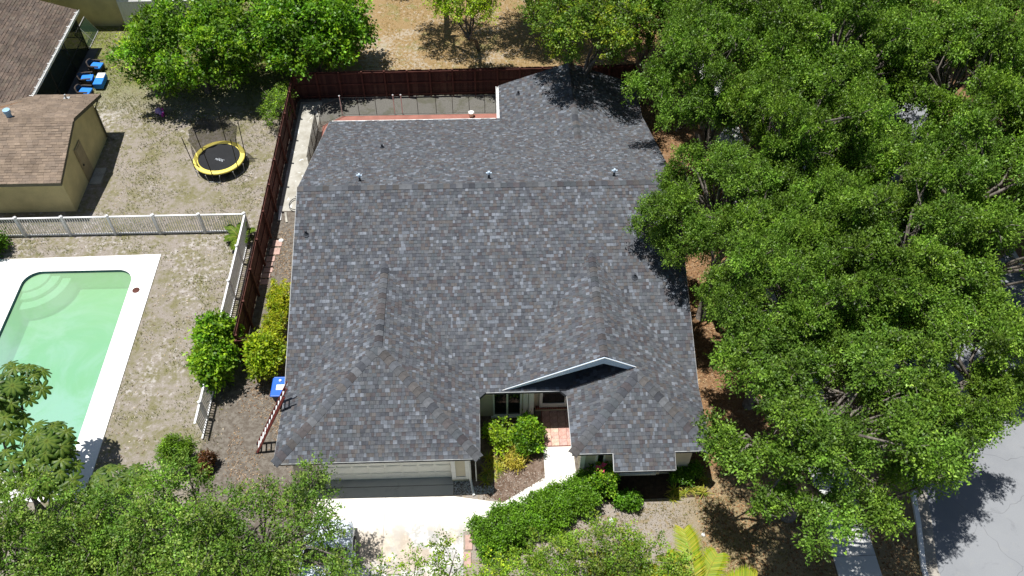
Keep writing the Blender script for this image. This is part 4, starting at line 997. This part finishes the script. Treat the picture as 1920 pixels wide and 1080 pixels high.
hedge('ground_cover', 'low patchy green ground cover below the long hedge', [(-.6, 12.3), (1.2, 12.9), (2.6, 13.4)], .45, .3, 404, 110, .08, .05, LIME+OAK)

# strappy plants (bromeliads)
def strappy(r, n, L, wd, cols):
    m = MB()
    for k in range(n):
        a = r.uniform(0, 6.28); el = r.uniform(.25, 1.2); l = L*r.uniform(.7, 1.1); c = tuple(np.array(cols[r.integers(len(cols))])*r.uniform(.8, 1.2))
        pr = None; V = []
        for i in range(4):
            t_ = i/3; rad = l*t_*math.cos(el)*(1+.2*t_); z = l*t_*math.sin(el)-.45*l*t_*t_; w_ = wd*(1-t_*.85)
            V += [(rad*math.cos(a)-w_*math.sin(a), rad*math.sin(a)+w_*math.cos(a), z), (rad*math.cos(a)+w_*math.sin(a), rad*math.sin(a)-w_*math.cos(a), z)]
        m.add(V, [(0, 1, 3, 2), (2, 3, 5, 4), (4, 5, 7, 6)], c)
    return m
r = np.random.default_rng(55)
sm_y = []
for k in range(3):
    m = strappy(r, 26, .42, .022, [(.38, .36, .03), (.26, .30, .03), (.18, .24, .02), (.45, .38, .08)]); sm_y.append(new_mesh('leaves', m.v, m.f, M['gloss'], m.t))
BLAB = ['strappy plant at the back left of the courtyard bed', 'strappy plant just below the twiggy courtyard shrub', 'strappy plant at the middle front of the courtyard clump', 'strappy plant against the garage wall side of the courtyard bed', 'strappy plant nearest the pebbles in the courtyard bed', 'strappy plant beside the dry straw coloured clump', 'leftmost strappy plant of the right front corner bed', 'second strappy plant from the left at the right front corner', 'middle strappy plant of the row at the right front corner', 'strappy plant right of the middle in the right front corner row', 'strappy plant at the right end of the front corner row', 'strappy plant behind the left end of the front corner row', 'lowest strappy plant at the right end of the front corner bed', 'strappy plant beside the low green hedge at the house corner', 'strappy plant at the pebble edge, lowest in the courtyard bed']
broms = [(-.25, 16.95), (-.1, 16.65), (.12, 16.45), (-.3, 16.35), (-.05, 16.15), (.3, 16.7), (6.65, 14.95), (6.9, 15.15), (7.15, 15.25), (7.4, 15.35), (7.65, 15.4), (6.75, 15.35), (7.85, 15.2), (8.0, 15.75), (-.35, 15.95)]
for i, (x, y) in enumerate(broms):
    o_ = thing('bromeliad', 'yellow green '+BLAB[i], 'plant', (x, y, .01), 'strappy plants in the courtyard bed' if x < 3 else 'strappy plants at the right front corner')
    c = bpy.data.objects.new('leaves', sm_y[i % 3]); COL.objects.link(c); c.parent = o_; o_.rotation_euler = (0, 0, i*1.3); o_.scale = (random.uniform(.75, 1.15),)*3

# palms
def frond(L, wd, r, cols):
    m = MB(); n = 54; pr = []
    for i in range(9):
        t_ = i/8; pr.append(Vector((L*t_*(1-.12*t_), 0, .55*L*t_-.62*L*t_*t_)))
    m.tube(pr, [.035*(1-.8*i/8) for i in range(9)], 5, (.34, .33, .06))
    def at(t_): return Vector((L*t_*(1-.12*t_), 0, .55*L*t_-.62*L*t_*t_))
    for k in range(n):
        t_ = .16+.82*k/(n-1); p = at(t_); lw_ = wd*math.sin(min(1, (1.06-t_)*1.9+.25)*math.pi/2)*(.55+.45*min(1, t_*4))
        for s_ in (-1, 1):
            d = Vector((.55+.25*t_, s_, -.18+r.normal(0, .07))).normalized(); e = p+d*lw_*r.uniform(.9, 1.08); e.z -= .10*lw_; q = p+d*lw_*.5
            wv = Vector((.024, 0, .0)); c = tuple(np.array(cols[r.integers(len(cols))])*r.uniform(.85, 1.15))
            m.add([p-wv*.6, p+wv*.6, q+wv+Vector((0, 0, .02)), q-wv+Vector((0, 0, .02)), e], [(0, 1, 2, 3), (3, 2, 4)], c)
    return m
PALC = [(.26, .33, .02), (.32, .36, .03), (.20, .29, .02), (.36, .33, .03)]
r = np.random.default_rng(77)
def palm(name, label, loc, th, L, wd, angs, cols, elev=None):
    o_ = thing(name, label, 'palm', loc); m = MB()
    m.tube([(0, 0, -.1), (.03, 0, th*.5), (0, 0, th)], [.11, .085, .08], 8)
    c = bpy.data.objects.new('trunk', new_mesh('trunk', m.v, m.f, M['bark'])); COL.objects.link(c); c.parent = o_
    mes = [new_mesh('frond', *(lambda q: (q.v, q.f, M['gloss'], q.t))(frond(L*s_, wd, r, cols))) for s_ in (1.0, .8)]
    for i, (a, e_) in enumerate(angs):
        f_ = bpy.data.objects.new('frond', mes[i % 2]); COL.objects.link(f_); f_.parent = o_; f_.location = (0, 0, th); f_.rotation_euler = (r.normal(0, .12), -math.radians(e_), math.radians(a))
palm('palm', 'young yellow green palm with long fronds at the bottom edge', (6.4, 10.35, 0), 2.0, 2.7, .62, [(92, 14), (58, 4), (20, 0), (150, 5), (200, 0), (270, 0), (320, 5), (112, -6)], PALC)
palm('palm', 'golden palm frond clump half hidden by the light green small tree', (4.2, 11.4, 0), 1.1, 1.6, .4, [(128, 5), (160, 0), (75, 8), (220, 0), (20, 0), (300, 0)], [(.38, .34, .03), (.42, .32, .04), (.26, .30, .03)])
palm('palm', 'tiny fan of palm leaves sprouting at the picket fence corner', (-11.85, 29.0, 0), .15, .95, .28, [(20, 25), (80, 40), (140, 25), (200, 20), (260, 10), (320, 20), (50, 55)], LIME)

# umbrella trees: whorled leaves
def whorl(r, n=9):
    m = MB()
    for k in range(n):
        a = 2*math.pi*k/n+r.normal(0, .08); L = .36*r.uniform(.85, 1.12); w_ = .062; g_ = tuple(np.array([(.055, .115, .016), (.075, .145, .022), (.042, .09, .014)][r.integers(3)])*r.uniform(.85, 1.2))
        V = []; T = []
        for i, t_ in enumerate((0.05, .28, .6, .88, 1.0)):
            ww = w_*(.18, .75, 1.0, .72, .12)[i]; rad = L*t_; z = -.30*L*t_*t_+.03
            for s_ in (-1, 0, 1):
                V.append((rad*math.cos(a)-s_*ww*math.sin(a), rad*math.sin(a)+s_*ww*math.cos(a), z-(.018 if s_ else 0)))
                T.append((.22, .28, .05) if i == 0 else ((.15, .22, .035) if (s_ == 0 and i < 3) else g_))
        F = []
        for i in range(4):
            for j in (0, 1): F.append((i*3+j, i*3+j+1, i*3+j+4, i*3+j+3))
        k0 = len(m.v); m.add(V, F); m.t[k0:] = T
    m.tube([(0, 0, .02), (0, 0, -.22)], .008, 4, (.2, .22, .06))
    return m
r = np.random.default_rng(88)
wmes = []
for k in range(4):
    m = whorl(r, 8+k % 3); wmes.append(new_mesh('leaf', m.v, m.f, M['gloss'], m.t))
def umbrella_tree(label, base, blobs, seed):
    o_ = thing('umbrella_tree', label, 'tree', (*base, 0)); r = np.random.default_rng(seed); m = MB()
    for (cx, cy, cz, R_, n) in blobs:
        c = Vector((cx-base[0], cy-base[1], cz))
        m.tube([(r.normal(0, .1), r.normal(0, .1), -.05), c*.5+Vector((r.normal(0, .12), r.normal(0, .12), .1)), c-Vector((0, 0, R_*.5))], [.07, .055, .04], 6)
        pts_ = []
        t0 = 0
        while len(pts_) < n and t0 < 3000:
            t0 += 1
            d = nz_(r.standard_normal(3)); d[2] = abs(d[2])*1.1-.25; p = np.array(c)+d*R_*r.uniform(.55, 1.0)*np.array([1, 1, .75])
            if all(np.linalg.norm(p-q) > .34 for q in pts_): pts_.append(p)
        for p in pts_:
            dirn = nz_(p-np.array(c)+np.array([0, 0, .5*R_]))
            f_ = bpy.data.objects.new('leaf', wmes[r.integers(4)]); COL.objects.link(f_); f_.parent = o_; f_.location = tuple(p)
            q = Vector(dirn*.75+np.array([0, 0, .6])).normalized().to_track_quat('Z', 'Y'); f_.rotation_mode = 'QUATERNION'; f_.rotation_quaternion = q
            s_ = r.uniform(.8, 1.2); f_.scale = (s_,)*3
            m.tube([c-Vector((0, 0, R_*.5)), tuple(p-dirn*.1)], [.022, .01], 4, cap=False)
    c = bpy.data.objects.new('trunk', new_mesh('trunk', m.v, m.f, M['bark'])); COL.objects.link(c); c.parent = o_
umbrella_tree('tall umbrella tree with drooping whorled leaves over the pool', (-16.6, 14.6), [(-16.45, 17.5, 5.0, .95, 24), (-17.3, 17.0, 4.7, .8, 16), (-16.9, 16.4, 4.2, .8, 16)], 501)
umbrella_tree('sunny umbrella tree at the lower corner of the pool', (-14.9, 14.4), [(-15.2, 15.75, 4.0, .85, 22), (-15.0, 14.9, 3.5, .9, 20), (-16.5, 15.0, 3.6, .9, 18)], 502)
umbrella_tree('short pale umbrella tree beside the pool deck end', (-13.2, 14.6), [(-13.4, 15.0, 2.6, .7, 14), (-12.7, 15.2, 2.4, .5, 8)], 503)

# ------------------------------------------------------------------ small stuff on the ground: grass, litter, gravel
def scatter_stuff(name, P, size, cols, mat, r, upright=False):
    n = len(P); D = r.standard_normal((n, 3)); 
    if upright: D[:, 2] = np.abs(D[:, 2])*1.2+.5; N = r.standard_normal((n, 3))
    else: D[:, 2] *= .25; N = r.standard_normal((n, 3))*.35+np.array([0, 0, 1.0])
    L = size*r.uniform(.6, 1.4, n)
    Q = leaf_quads(P, D, N, L, L*(.22 if upright else .5), .1)
    return tag(link(name, quad_mesh(name, Q, M[mat], mixcol(r, cols, n, .2).clip(.01, .7))), kind='stuff')
r = np.random.default_rng(9)
def keep(P, boxes):
    k = np.ones(len(P), bool)
    for x0, x1, y0, y1 in boxes: k &= ~((P[:, 0] > x0) & (P[:, 0] < x1) & (P[:, 1] > y0) & (P[:, 1] < y1))
    return P[k]
def vnoise(P, sc, seed):
    q = np.random.default_rng(seed); v = np.zeros(len(P))
    for k in range(7):
        a = q.uniform(0, 6.28); f = sc*(1+.55*k); v += np.sin(P[:, 0]*f*math.cos(a)+P[:, 1]*f*math.sin(a)+q.uniform(0, 6.28))/(1+.35*k)
    return v
def patchy(n, x0, x1, y0, y1, thr, sc, seed):
    P = np.zeros((n, 3)); P[:, 0] = r.uniform(x0, x1, n); P[:, 1] = r.uniform(y0, y1, n)
    return P[vnoise(P, sc, seed)+r.normal(0, .5, n) > thr]
solid = [(-28, -15.3, 15.5, 28.3), (-36, -19.5, 30.4, 37.2), (-36, -22.8, 36, 45.2), (-36, -21.6, 47.2, 60)]
P = keep(np.concatenate([patchy(60000, -27, -10.7, 17, 50, .15, 1.4, 1), patchy(24000, -24, -11, 38, 48, -.6, 1.0, 2)]), solid)
scatter_stuff('grass', P, .11, [(.13, .15, .03), (.20, .20, .05), (.27, .25, .09), (.10, .13, .025)], 'leaf', r, True)
P = keep(patchy(13000, -27, -10.7, 17, 50, -.1, .9, 4), solid)
scatter_stuff('straw_litter', P+np.array([0, 0, .012]), .09, [(.34, .28, .20), (.28, .22, .14), (.42, .37, .30), (.16, .12, .08)], 'dry', r)
P = patchy(26000, -9.5, 9, 40.4, 54, -.6, .8, 6)
scatter_stuff('dry_grass', P, .10, [(.40, .27, .10), (.33, .21, .08), (.24, .22, .06), (.45, .33, .16)], 'leaf', r, True)
P = keep(patchy(42000, 7.5, 15.2, 8, 42, -1.2, .9, 8), [(12.0, 13.65, 0, 60)])
scatter_stuff('fallen_leaves', P+np.array([0, 0, .012]), .10, [(.32, .19, .09), (.24, .13, .06), (.38, .27, .15), (.16, .085, .045)], 'dry', r)
P = keep(patchy(26000, 3.2, 11.9, 8, 15.0, -.4, 1.6, 10), [(3.0, 5.2, 14.4, 16)])
scatter_stuff('lawn_grass', P, .09, [(.30, .24, .12), (.22, .20, .07), (.17, .18, .045), (.36, .29, .17)], 'leaf', r, True)
P = patchy(9000, -10.4, -7.7, 15, 30.5, -.2, 1.3, 11)
scatter_stuff('leaf_litter', P+np.array([0, 0, .012]), .08, [(.26, .18, .10), (.18, .11, .07), (.36, .28, .2)], 'dry', r)
P = patchy(1500, -.5, 1.9, 15.2, 16.3, -2, 2, 12); P = P[(P[:, 1] > 15.1+.0*P[:, 0]) & (P[:, 1] > 14.95+.6*(P[:, 0]-.2))]
scatter_stuff('mulch', P+np.array([0, 0, .022]), .06, [(.2, .14, .1), (.12, .08, .055), (.4, .35, .3)], 'dry', r)
# white pebbles by the garage corner
gm = MB()
for k in range(900):
    x, y = r.uniform(-1.55, -.05), r.uniform(15.42, 16.1); s_ = r.uniform(.018, .035); c = (.6*r.uniform(.5, 1.15),)*3
    if x > -.95 and y > 15.75: continue
    a = r.uniform(0, 6.28)
    V = [(x+s_*math.cos(a+i*1.57), y+s_*math.sin(a+i*1.57)*.8, .02) for i in range(4)]+[(x, y, .02+s_)]
    gm.add(V, [(0, 1, 4), (1, 2, 4), (2, 3, 4), (3, 0, 4)], c)
tag(obj('gravel', gm, 'gravel'), kind='stuff')

# ------------------------------------------------------------------ trampoline
tp = thing('trampoline', 'round trampoline with yellow pad, black mat and sagging safety net', 'trampoline', (-13.72, 34.4, 0))
cx, cy, hz = -13.72, 34.4, .55
obj('mat', MB().lathe([(0, 0), (.6, -.015), (1.08, 0)], (cx, cy, hz), 40), 'matblack', tp)
obj('pad', MB().lathe([(1.05, .01), (1.07, .035), (1.26, .035), (1.30, 0.0), (1.29, -.06)], (cx, cy, hz), 40), 'padyellow', tp, True)
obj('ring', MB().lathe([(1.22, -.05), (1.28, -.05), (1.28, -.10), (1.22, -.10), (1.22, -.05)], (cx, cy, hz), 40), 'black', tp)
angs = [25, 85, 145, 205, 265, 325]
for a in angs:
    a = math.radians(a); x, y = cx+1.3*math.cos(a), cy+1.3*math.sin(a)
    obj('pole', MB().tube([(x, y, .05), (x, y, hz), (x+.10*math.cos(a), y+.10*math.sin(a), 2.35)], .022, 6), 'black', tp)
    obj('leg', MB().tube([(x-.12*math.sin(a)*3, y+.12*math.cos(a)*3, hz-.08), (x-.1*math.sin(a)*3, y+.1*math.cos(a)*3, .03), (x+.1*math.sin(a)*3, y-.1*math.cos(a)*3, .03), (x+.12*math.sin(a)*3, y-.12*math.cos(a)*3, hz-.08)], .02, 6), 'plate', tp)
nm = MB(); V = []; na = 28
for i in range(na+1):
    f = i/na; a = math.radians(15+f*165); sag = math.sin(f*math.pi*3) ** 2*.25+(.5 if f > .9 else 0)
    for j in range(6):
        q = j/5; rad = 1.08+.22*q-.12*math.sin(q*math.pi)*(1+.5*math.sin(i*1.1)); V.append((cx+rad*math.cos(a), cy+rad*math.sin(a), hz+.03+(1.62-sag)*q))
nm.add(V, [(i*6+j, (i+1)*6+j, (i+1)*6+j+1, i*6+j+1) for i in range(na) for j in range(5)])
obj('net', nm, 'net', tp)
nm = MB(); V = []; na = 10
for i in range(na+1):
    f = i/na; a = math.radians(180+f*45)
    for j in range(5):
        q = j/4; rad = 1.1+.1*q; V.append((cx+rad*math.cos(a), cy+rad*math.sin(a), hz+.03+q*max(.05, .9-1.1*f)))
nm.add(V, [(i*5+j, (i+1)*5+j, (i+1)*5+j+1, i*5+j+1) for i in range(na) for j in range(4)]); obj('net_flap', nm, 'net', tp)
lg = MB()
for k in range(6):
    x = -.23+k*.078
    lg.add(xform([(x, -.05, 0), (x+.02, -.05, 0), (x+.03, .06, 0), (x+.01, .06, 0)], (cx+.05, cy-.22, hz+.006), -.42), [(0, 1, 2, 3)])
    if k % 2 == 0: lg.add(xform([(x+.02, .02, 0), (x+.075, .02, 0), (x+.08, .045, 0), (x+.02, .045, 0)], (cx+.05, cy-.22, hz+.007), -.42), [(0, 1, 2, 3)])
    else: lg.add(xform([(x+.02, -.05, 0), (x+.07, -.05, 0), (x+.07, -.025, 0), (x+.02, -.025, 0)], (cx+.05, cy-.22, hz+.007), -.42), [(0, 1, 2, 3)])
lg.add(xform([(-.12, .085, 0), (.26, .085, 0), (.26, .10, 0), (-.12, .10, 0)], (cx+.05, cy-.22, hz+.006), -.42), [(0, 1, 2, 3)])
obj('logo', lg, 'logo', tp)
# toy and bat on the lawn
ty = thing('toy', 'lilac and magenta plastic toy lying on the lawn', 'toy', (-17.84, 38.7, 0))
obj('body', MB().lathe([(0, .05), (.16, .06), (.2, .16), (.14, .28), (0, .30)], (-17.92, 38.78, 0), 12), 'toy1', ty, True); obj('seat', MB().box(-17.84, -17.6, 38.5, 38.78, .1, .2), 'toy1', ty, bevel=.03)
for p in ((-17.62, 38.5), (-17.95, 38.95)): obj('wheel', MB().tube([(p[0]-.05, p[1], .13), (p[0]+.05, p[1], .13)], .13, 12), 'toy2', ty)
obj('handle', MB().tube([(-17.7, 38.7, .2), (-17.66, 38.72, .42), (-17.55, 38.6, .42)], .03, 6), 'toy2', ty)
tag(obj('bat', MB().tube([(-18.72, 38.3, .035), (-18.45, 38.33, .035), (-18.1, 38.37, .04), (-18.02, 38.38, .04)], [.022, .024, .04, .036], 8), 'bat', None, True), 'pale wooden bat lying on the lawn beside the lilac toy', 'bat')

# patio chairs and ottoman
def chair_parts(loc, rz, label):
    c = thing('patio_chair', label, 'chair', loc, 'wicker chairs by the screened lanai', rz)
    m = MB(); V = []; n = 12
    for i in range(n+1):
        a = math.radians(70+220*i/n); h = .72 if 3 < i < 9 else .58
        for rr, z in ((.36, .1), (.40, h), (.33, h), (.31, .1)): V.append((rr*math.cos(a)*1.05, rr*math.sin(a), z))
    m.add(V, [(i*4+j, (i+1)*4+j, (i+1)*4+(j+1) % 4, i*4+(j+1) % 4) for i in range(n) for j in range(4)]+[(0, 1, 2, 3), (n*4+3, n*4+2, n*4+1, n*4)])
    def ch(nm, mb, mt, bev=0):
        o_ = bpy.data.objects.new(nm, new_mesh(nm, mb.v, mb.f, M[mt])); COL.objects.link(o_); o_.parent = c
        if bev: b_ = o_.modifiers.new('bevel', 'BEVEL'); b_.width = bev; b_.segments = 2
    ch('backrest', m, 'wicker'); ch('seat', MB().box(-.3, .36, -.31, .31, .14, .34), 'wicker')
    ch('cushion', MB().box(-.24, .40, -.28, .28, .345, .46), 'cushion', .03)
    for x in (-.26, .32):
        for y in (-.27, .27): ch('leg', MB().box(x-.025, x+.025, y-.025, y+.025, 0, .14), 'black')
    for s_ in (-1, 1): ch('armrest', MB().box(-.1, .38, s_*.33-.05, s_*.33+.05, .54, .60), 'wicker', .02)
    return c
c0 = chair_parts((-22.35, 42.75, 0), -.15, 'wicker chair with blue cushion, farthest of the three from the low roof')
c1 = copy_tree(c0, (-22.55, 41.55, 0), .1); c1['label'] = 'wicker chair between the other two, facing the blue ottoman with white towel'
c2 = copy_tree(c0, (-22.3, 40.35, 0), -.1); c2['label'] = 'wicker chair with blue cushion nearest the low roof edge'
ot = thing('ottoman', 'long blue ottoman with a folded white towel on it', 'ottoman', (-21.72, 41.5, 0))
obj('body', MB().box(-22.0, -21.5, 40.95, 41.95, .1, .44), 'cushion', ot, bevel=.03)
obj('base', MB().box(-21.97, -21.53, 41.0, 41.9, 0.0, .1), 'black', ot)
tag(obj('towel', MB().box(-21.95, -21.52, 41.5, 41.97, .443, .475), 'white', None, bevel=.01), 'folded white towel lying on the blue ottoman', 'towel')

# recycling bin
rb_ = thing('recycling_bin', 'blue lidded recycling bin beside the house eave', 'bin', (-8.45, 19.80, 0))
bm_ = MB(); bm_.add([(-8.68, 19.52, .08), (-8.22, 19.52, .08), (-8.22, 20.05, .08), (-8.68, 20.05, .08), (-8.78, 19.40, .98), (-8.14, 19.40, .98), (-8.14, 20.16, .98), (-8.78, 20.16, .98)], [(3, 2, 1, 0), (4, 5, 6, 7), (0, 1, 5, 4), (1, 2, 6, 5), (2, 3, 7, 6), (3, 0, 4, 7)]); obj('body', bm_, 'navy', rb_)
obj('lid', MB().prism([(-8.82, 19.35), (-8.10, 19.35), (-8.10, 20.25), (-8.82, 20.25)], .98, 1.07), 'blue', rb_, bevel=.035)
obj('hinge_bar', MB().tube([(-8.78, 20.29, 1.0), (-8.14, 20.29, 1.0)], .03, 8), 'blue', rb_)
obj('sticker', MB().box(-8.62, -8.3, 19.65, 19.90, 1.071, 1.075), 'white', rb_)
for x in (-8.8, -8.16): obj('wheel', MB().tube([(x-.03, 20.10, .12), (x+.03, 20.10, .12)], .12, 12), 'black', rb_)
tag(obj('cap', MB().lathe([(0, .05), (.05, .05), (.06, 0)], (-8.5, 20.08, 1.072), 10), 'white'), 'small white cap on the lid of the blue bin', 'cap')
# extension ladder leaning on the eave, seen from above
ld = thing('ladder', 'red and silver extension ladder leaning on the garage eave', 'ladder', (-8.6, 18.5, 0))
A0, B0 = Vector((-9.25, 17.65, .02)), Vector((-7.62, 18.0, 3.3)); sd = Vector((-.02, .20, 0))
dL = B0-A0
for s_ in (-1, 1):
    obj('rail', MB().tube([A0+sd*s_, B0+sd*s_], .052, 4), 'ladderred', ld)
for s_ in (-.82, .82):
    obj('fly_rail', MB().tube([A0+dL*.35+sd*s_+Vector((0, 0, .08)), B0+dL*.10+sd*s_+Vector((0, 0, .08))], .03, 4), 'ladderred', ld)
rm = MB().tube([-sd*1.05, sd*1.05], .032, 6); rme = new_mesh('rung', rm.v, rm.f, M['alum'])
for k in range(12):
    q = A0+dL*(.06+k*.082)+Vector((0, 0, .02)); link('rung', rme, tuple(q), ld)
for s_ in (-1, 1): obj('foot', MB().box(A0.x+sd.x*s_-.05, A0.x+sd.x*s_+.05, A0.y+sd.y*s_-.05, A0.y+sd.y*s_+.05, 0, .06), 'black', ld)

# stepping tiles by the fence
tiles = [(-10.16, 28.72, .44, .40, 'top stepping tile by the fence, nearest the leaning boards'), (-10.2, 28.2, .48, .42, 'largest pink stepping tile, second from the boards'), (-10.33, 27.72, .40, .32, 'pink stepping tile just below the largest one'), (-10.36, 27.36, .36, .28, 'pink stepping tile in the middle of the row'), (-10.34, 27.02, .42, .28, 'pink stepping tile third from the yellow hedge end'), (-10.4, 26.68, .40, .26, 'pink stepping tile second from the yellow hedge end'), (-10.42, 26.3, .36, .30, 'pink stepping tile closest to the yellow hedge')]
for x, y, a, b_, lab in tiles: tag(obj('stepping_tile', MB().box(x-a/2+.1, x+a/2+.1, y-b_/2, y+b_/2, 0, .045), 'pink', None, bevel=.008), lab, 'tile', 'pink stepping tiles along the fence')
tag(obj('board', MB().add(xform([(-.07, -.5, .03), (.07, -.5, .03), (.07, .5, .03), (-.07, .5, .03), (-.07, -.5, .06), (.07, -.5, .06), (.07, .5, .06), (-.07, .5, .06)], (-10.2, 30.75, 0), .06), [(3, 2, 1, 0), (4, 5, 6, 7), (0, 1, 5, 4), (1, 2, 6, 5), (2, 3, 7, 6), (3, 0, 4, 7)]), 'white'), 'long white board lying on the ground by the wooden fence', 'board')
tag(obj('board', MB().add(xform([(-.05, -.35, .03), (.05, -.35, .03), (.05, .35, .03), (-.05, .35, .03), (-.05, -.35, .06), (.05, -.35, .06), (.05, .35, .06), (-.05, .35, .06)], (-9.88, 30.45, 0), .22), [(3, 2, 1, 0), (4, 5, 6, 7), (0, 1, 5, 4), (1, 2, 6, 5), (2, 3, 7, 6), (3, 0, 4, 7)]), 'concrete'), 'shorter grey board lying beside the long white board', 'board')
tag(obj('hose', MB().tube([(-9.5+.3*math.cos(q*.5)*(1+q*.01), 31.2+.45*math.sin(q*.5)+q*.01, .05) for q in range(30)], .014, 5), 'pipe'), 'dark garden hose looped on the side path', 'hose')
# edging pavers beside the driveway
for i, (x, y, lab) in enumerate([(-1.0, 13.5, 'pink edging paver at the hedge end of the driveway, farther one'), (-1.05, 12.85, 'pink edging paver at the hedge end of the driveway, nearer one'), (-6.95, 15.1, 'pink edging paver at the left corner of the garage apron')]):
    tag(obj('edging_paver', MB().box(x-.13, x+.13, y-.28, y+.28, 0, .06), 'pink', None, bevel=.01), lab, 'paver', 'pink edging pavers by the driveway')
# scattered pale stones
for x, y, s_, lab in [(4.25, 14.2, .1, 'pale stone on the sand left of the golden fronds'), (4.95, 15.05, .11, 'white stone beside the small leafy shrub'), (7.55, 13.55, .07, 'small white stone on the sand near the tree shade'), (-9.9, 28.9, .12, 'white stone beside the top stepping tile')]:
    m = MB().lathe([(0, -.02), (s_, .0), (s_*1.1, s_*.3), (s_*.6, s_*.7), (0, s_*.75)], (x, y, 0), 9); m.v = [(a+random.uniform(-.02, .02), b_+random.uniform(-.02, .02), c) for a, b_, c in m.v]; tag(obj('stone', m, 'stone', None, True), lab, 'stone')

# ------------------------------------------------------------------ car under the lower-left tree, nose to the garage
car = thing('parked_car', 'pale car parked nose in on the driveway under the loose oak', 'car', (-5.95, 12.2, 0))
ccx, nose = -5.95, 14.25
stn = [(0.0, .62, .38, .62), (.06, .76, .30, .70), (.35, .86, .24, .80), (1.1, .89, .22, .93), (1.5, .90, .22, .97), (3.6, .90, .22, .98), (4.2, .86, .26, .96), (4.45, .78, .34, .86)]
cb = MB(); V = []
for yy, hw_, zb, zt_ in stn:
    y = nose-yy
    for x, z in ((-hw_*.92, zb), (-hw_, zb+.22), (-hw_*.98, zt_-.10), (-hw_*.80, zt_-.01), (0, zt_+.03), (hw_*.80, zt_-.01), (hw_*.98, zt_-.10), (hw_, zb+.22), (hw_*.92, zb)): V.append((ccx+x, y, z))
n9 = 9; F = [(i*n9+j, i*n9+(j+1) % n9, (i+1)*n9+(j+1) % n9, (i+1)*n9+j) for i in range(len(stn)-1) for j in range(n9)]+[tuple(range(n9))[::-1], tuple(range((len(stn)-1)*n9, len(stn)*n9))]
cb.add(V, F); obj('body', cb, 'carwhite', car, True)
rf_ = MB(); rv = [(-.66, 2.05, 1.38), (.66, 2.05, 1.38), (.68, 3.3, 1.40), (-.68, 3.3, 1.40)]
rf_.add([(ccx+x, nose-y, z) for x, y, z in rv]+[(ccx+x*.97, nose-y, z+.05) for x, y, z in rv], [(0, 1, 2, 3), (7, 6, 5, 4), (0, 4, 5, 1), (1, 5, 6, 2), (2, 6, 7, 3), (3, 7, 4, 0)]); obj('roof', rf_, 'carwhite', car)
def cquad(nm, q, mt='glass'):
    m = MB(); m.add([(ccx+x, nose-y, z) for x, y, z in q]+[(ccx+x*.97, nose-y, z-.02) for x, y, z in q], [(0, 1, 2, 3), (7, 6, 5, 4), (0, 4, 5, 1), (1, 5, 6, 2), (2, 6, 7, 3), (3, 7, 4, 0)]); obj(nm, m, mt, car)
cquad('windscreen', [(-.76, 1.22, .98), (.76, 1.22, .98), (.65, 2.05, 1.40), (-.65, 2.05, 1.40)]); cquad('rear_window', [(.70, 4.0, .99), (-.70, 4.0, .99), (-.66, 3.3, 1.42), (.66, 3.3, 1.42)])
for s_ in (-1, 1): cquad('side_window', [(s_*.80, 1.35, .98), (s_*.80, 3.9, .98), (s_*.68, 3.3, 1.40), (s_*.67, 2.05, 1.40)])
for s_ in (-1, 1):
    obj('mirror', MB().box(ccx+s_*.98-.10, ccx+s_*.98+.10, nose-1.62, nose-1.48, .98, 1.13), 'carwhite', car, bevel=.03)
    obj('headlight', MB().box(ccx+s_*.58-.17, ccx+s_*.58+.17, nose-.16, nose-.02, .55, .70), 'alum', car, bevel=.03)
    for yy in (.85, 3.55):
        wh = obj('wheel', MB().tube([(ccx+s_*.72, nose-yy, .32), (ccx+s_*.905, nose-yy, .32)], .32, 20), 'tyre', car); obj('rim', MB().tube([(ccx+s_*.90, nose-yy, .32), (ccx+s_*.915, nose-yy, .32)], .2, 12), 'alum', wh)
obj('grille', MB().box(ccx-.38, ccx+.38, nose-.03, nose+.012, .45, .58), 'black', car)
for s_ in (-1, 1): obj('wiper', MB().tube([(ccx+s_*.1-.1, nose-1.2, 1.0), (ccx+s_*.4+.1, nose-1.4, 1.1)], .012, 4), 'black', car)
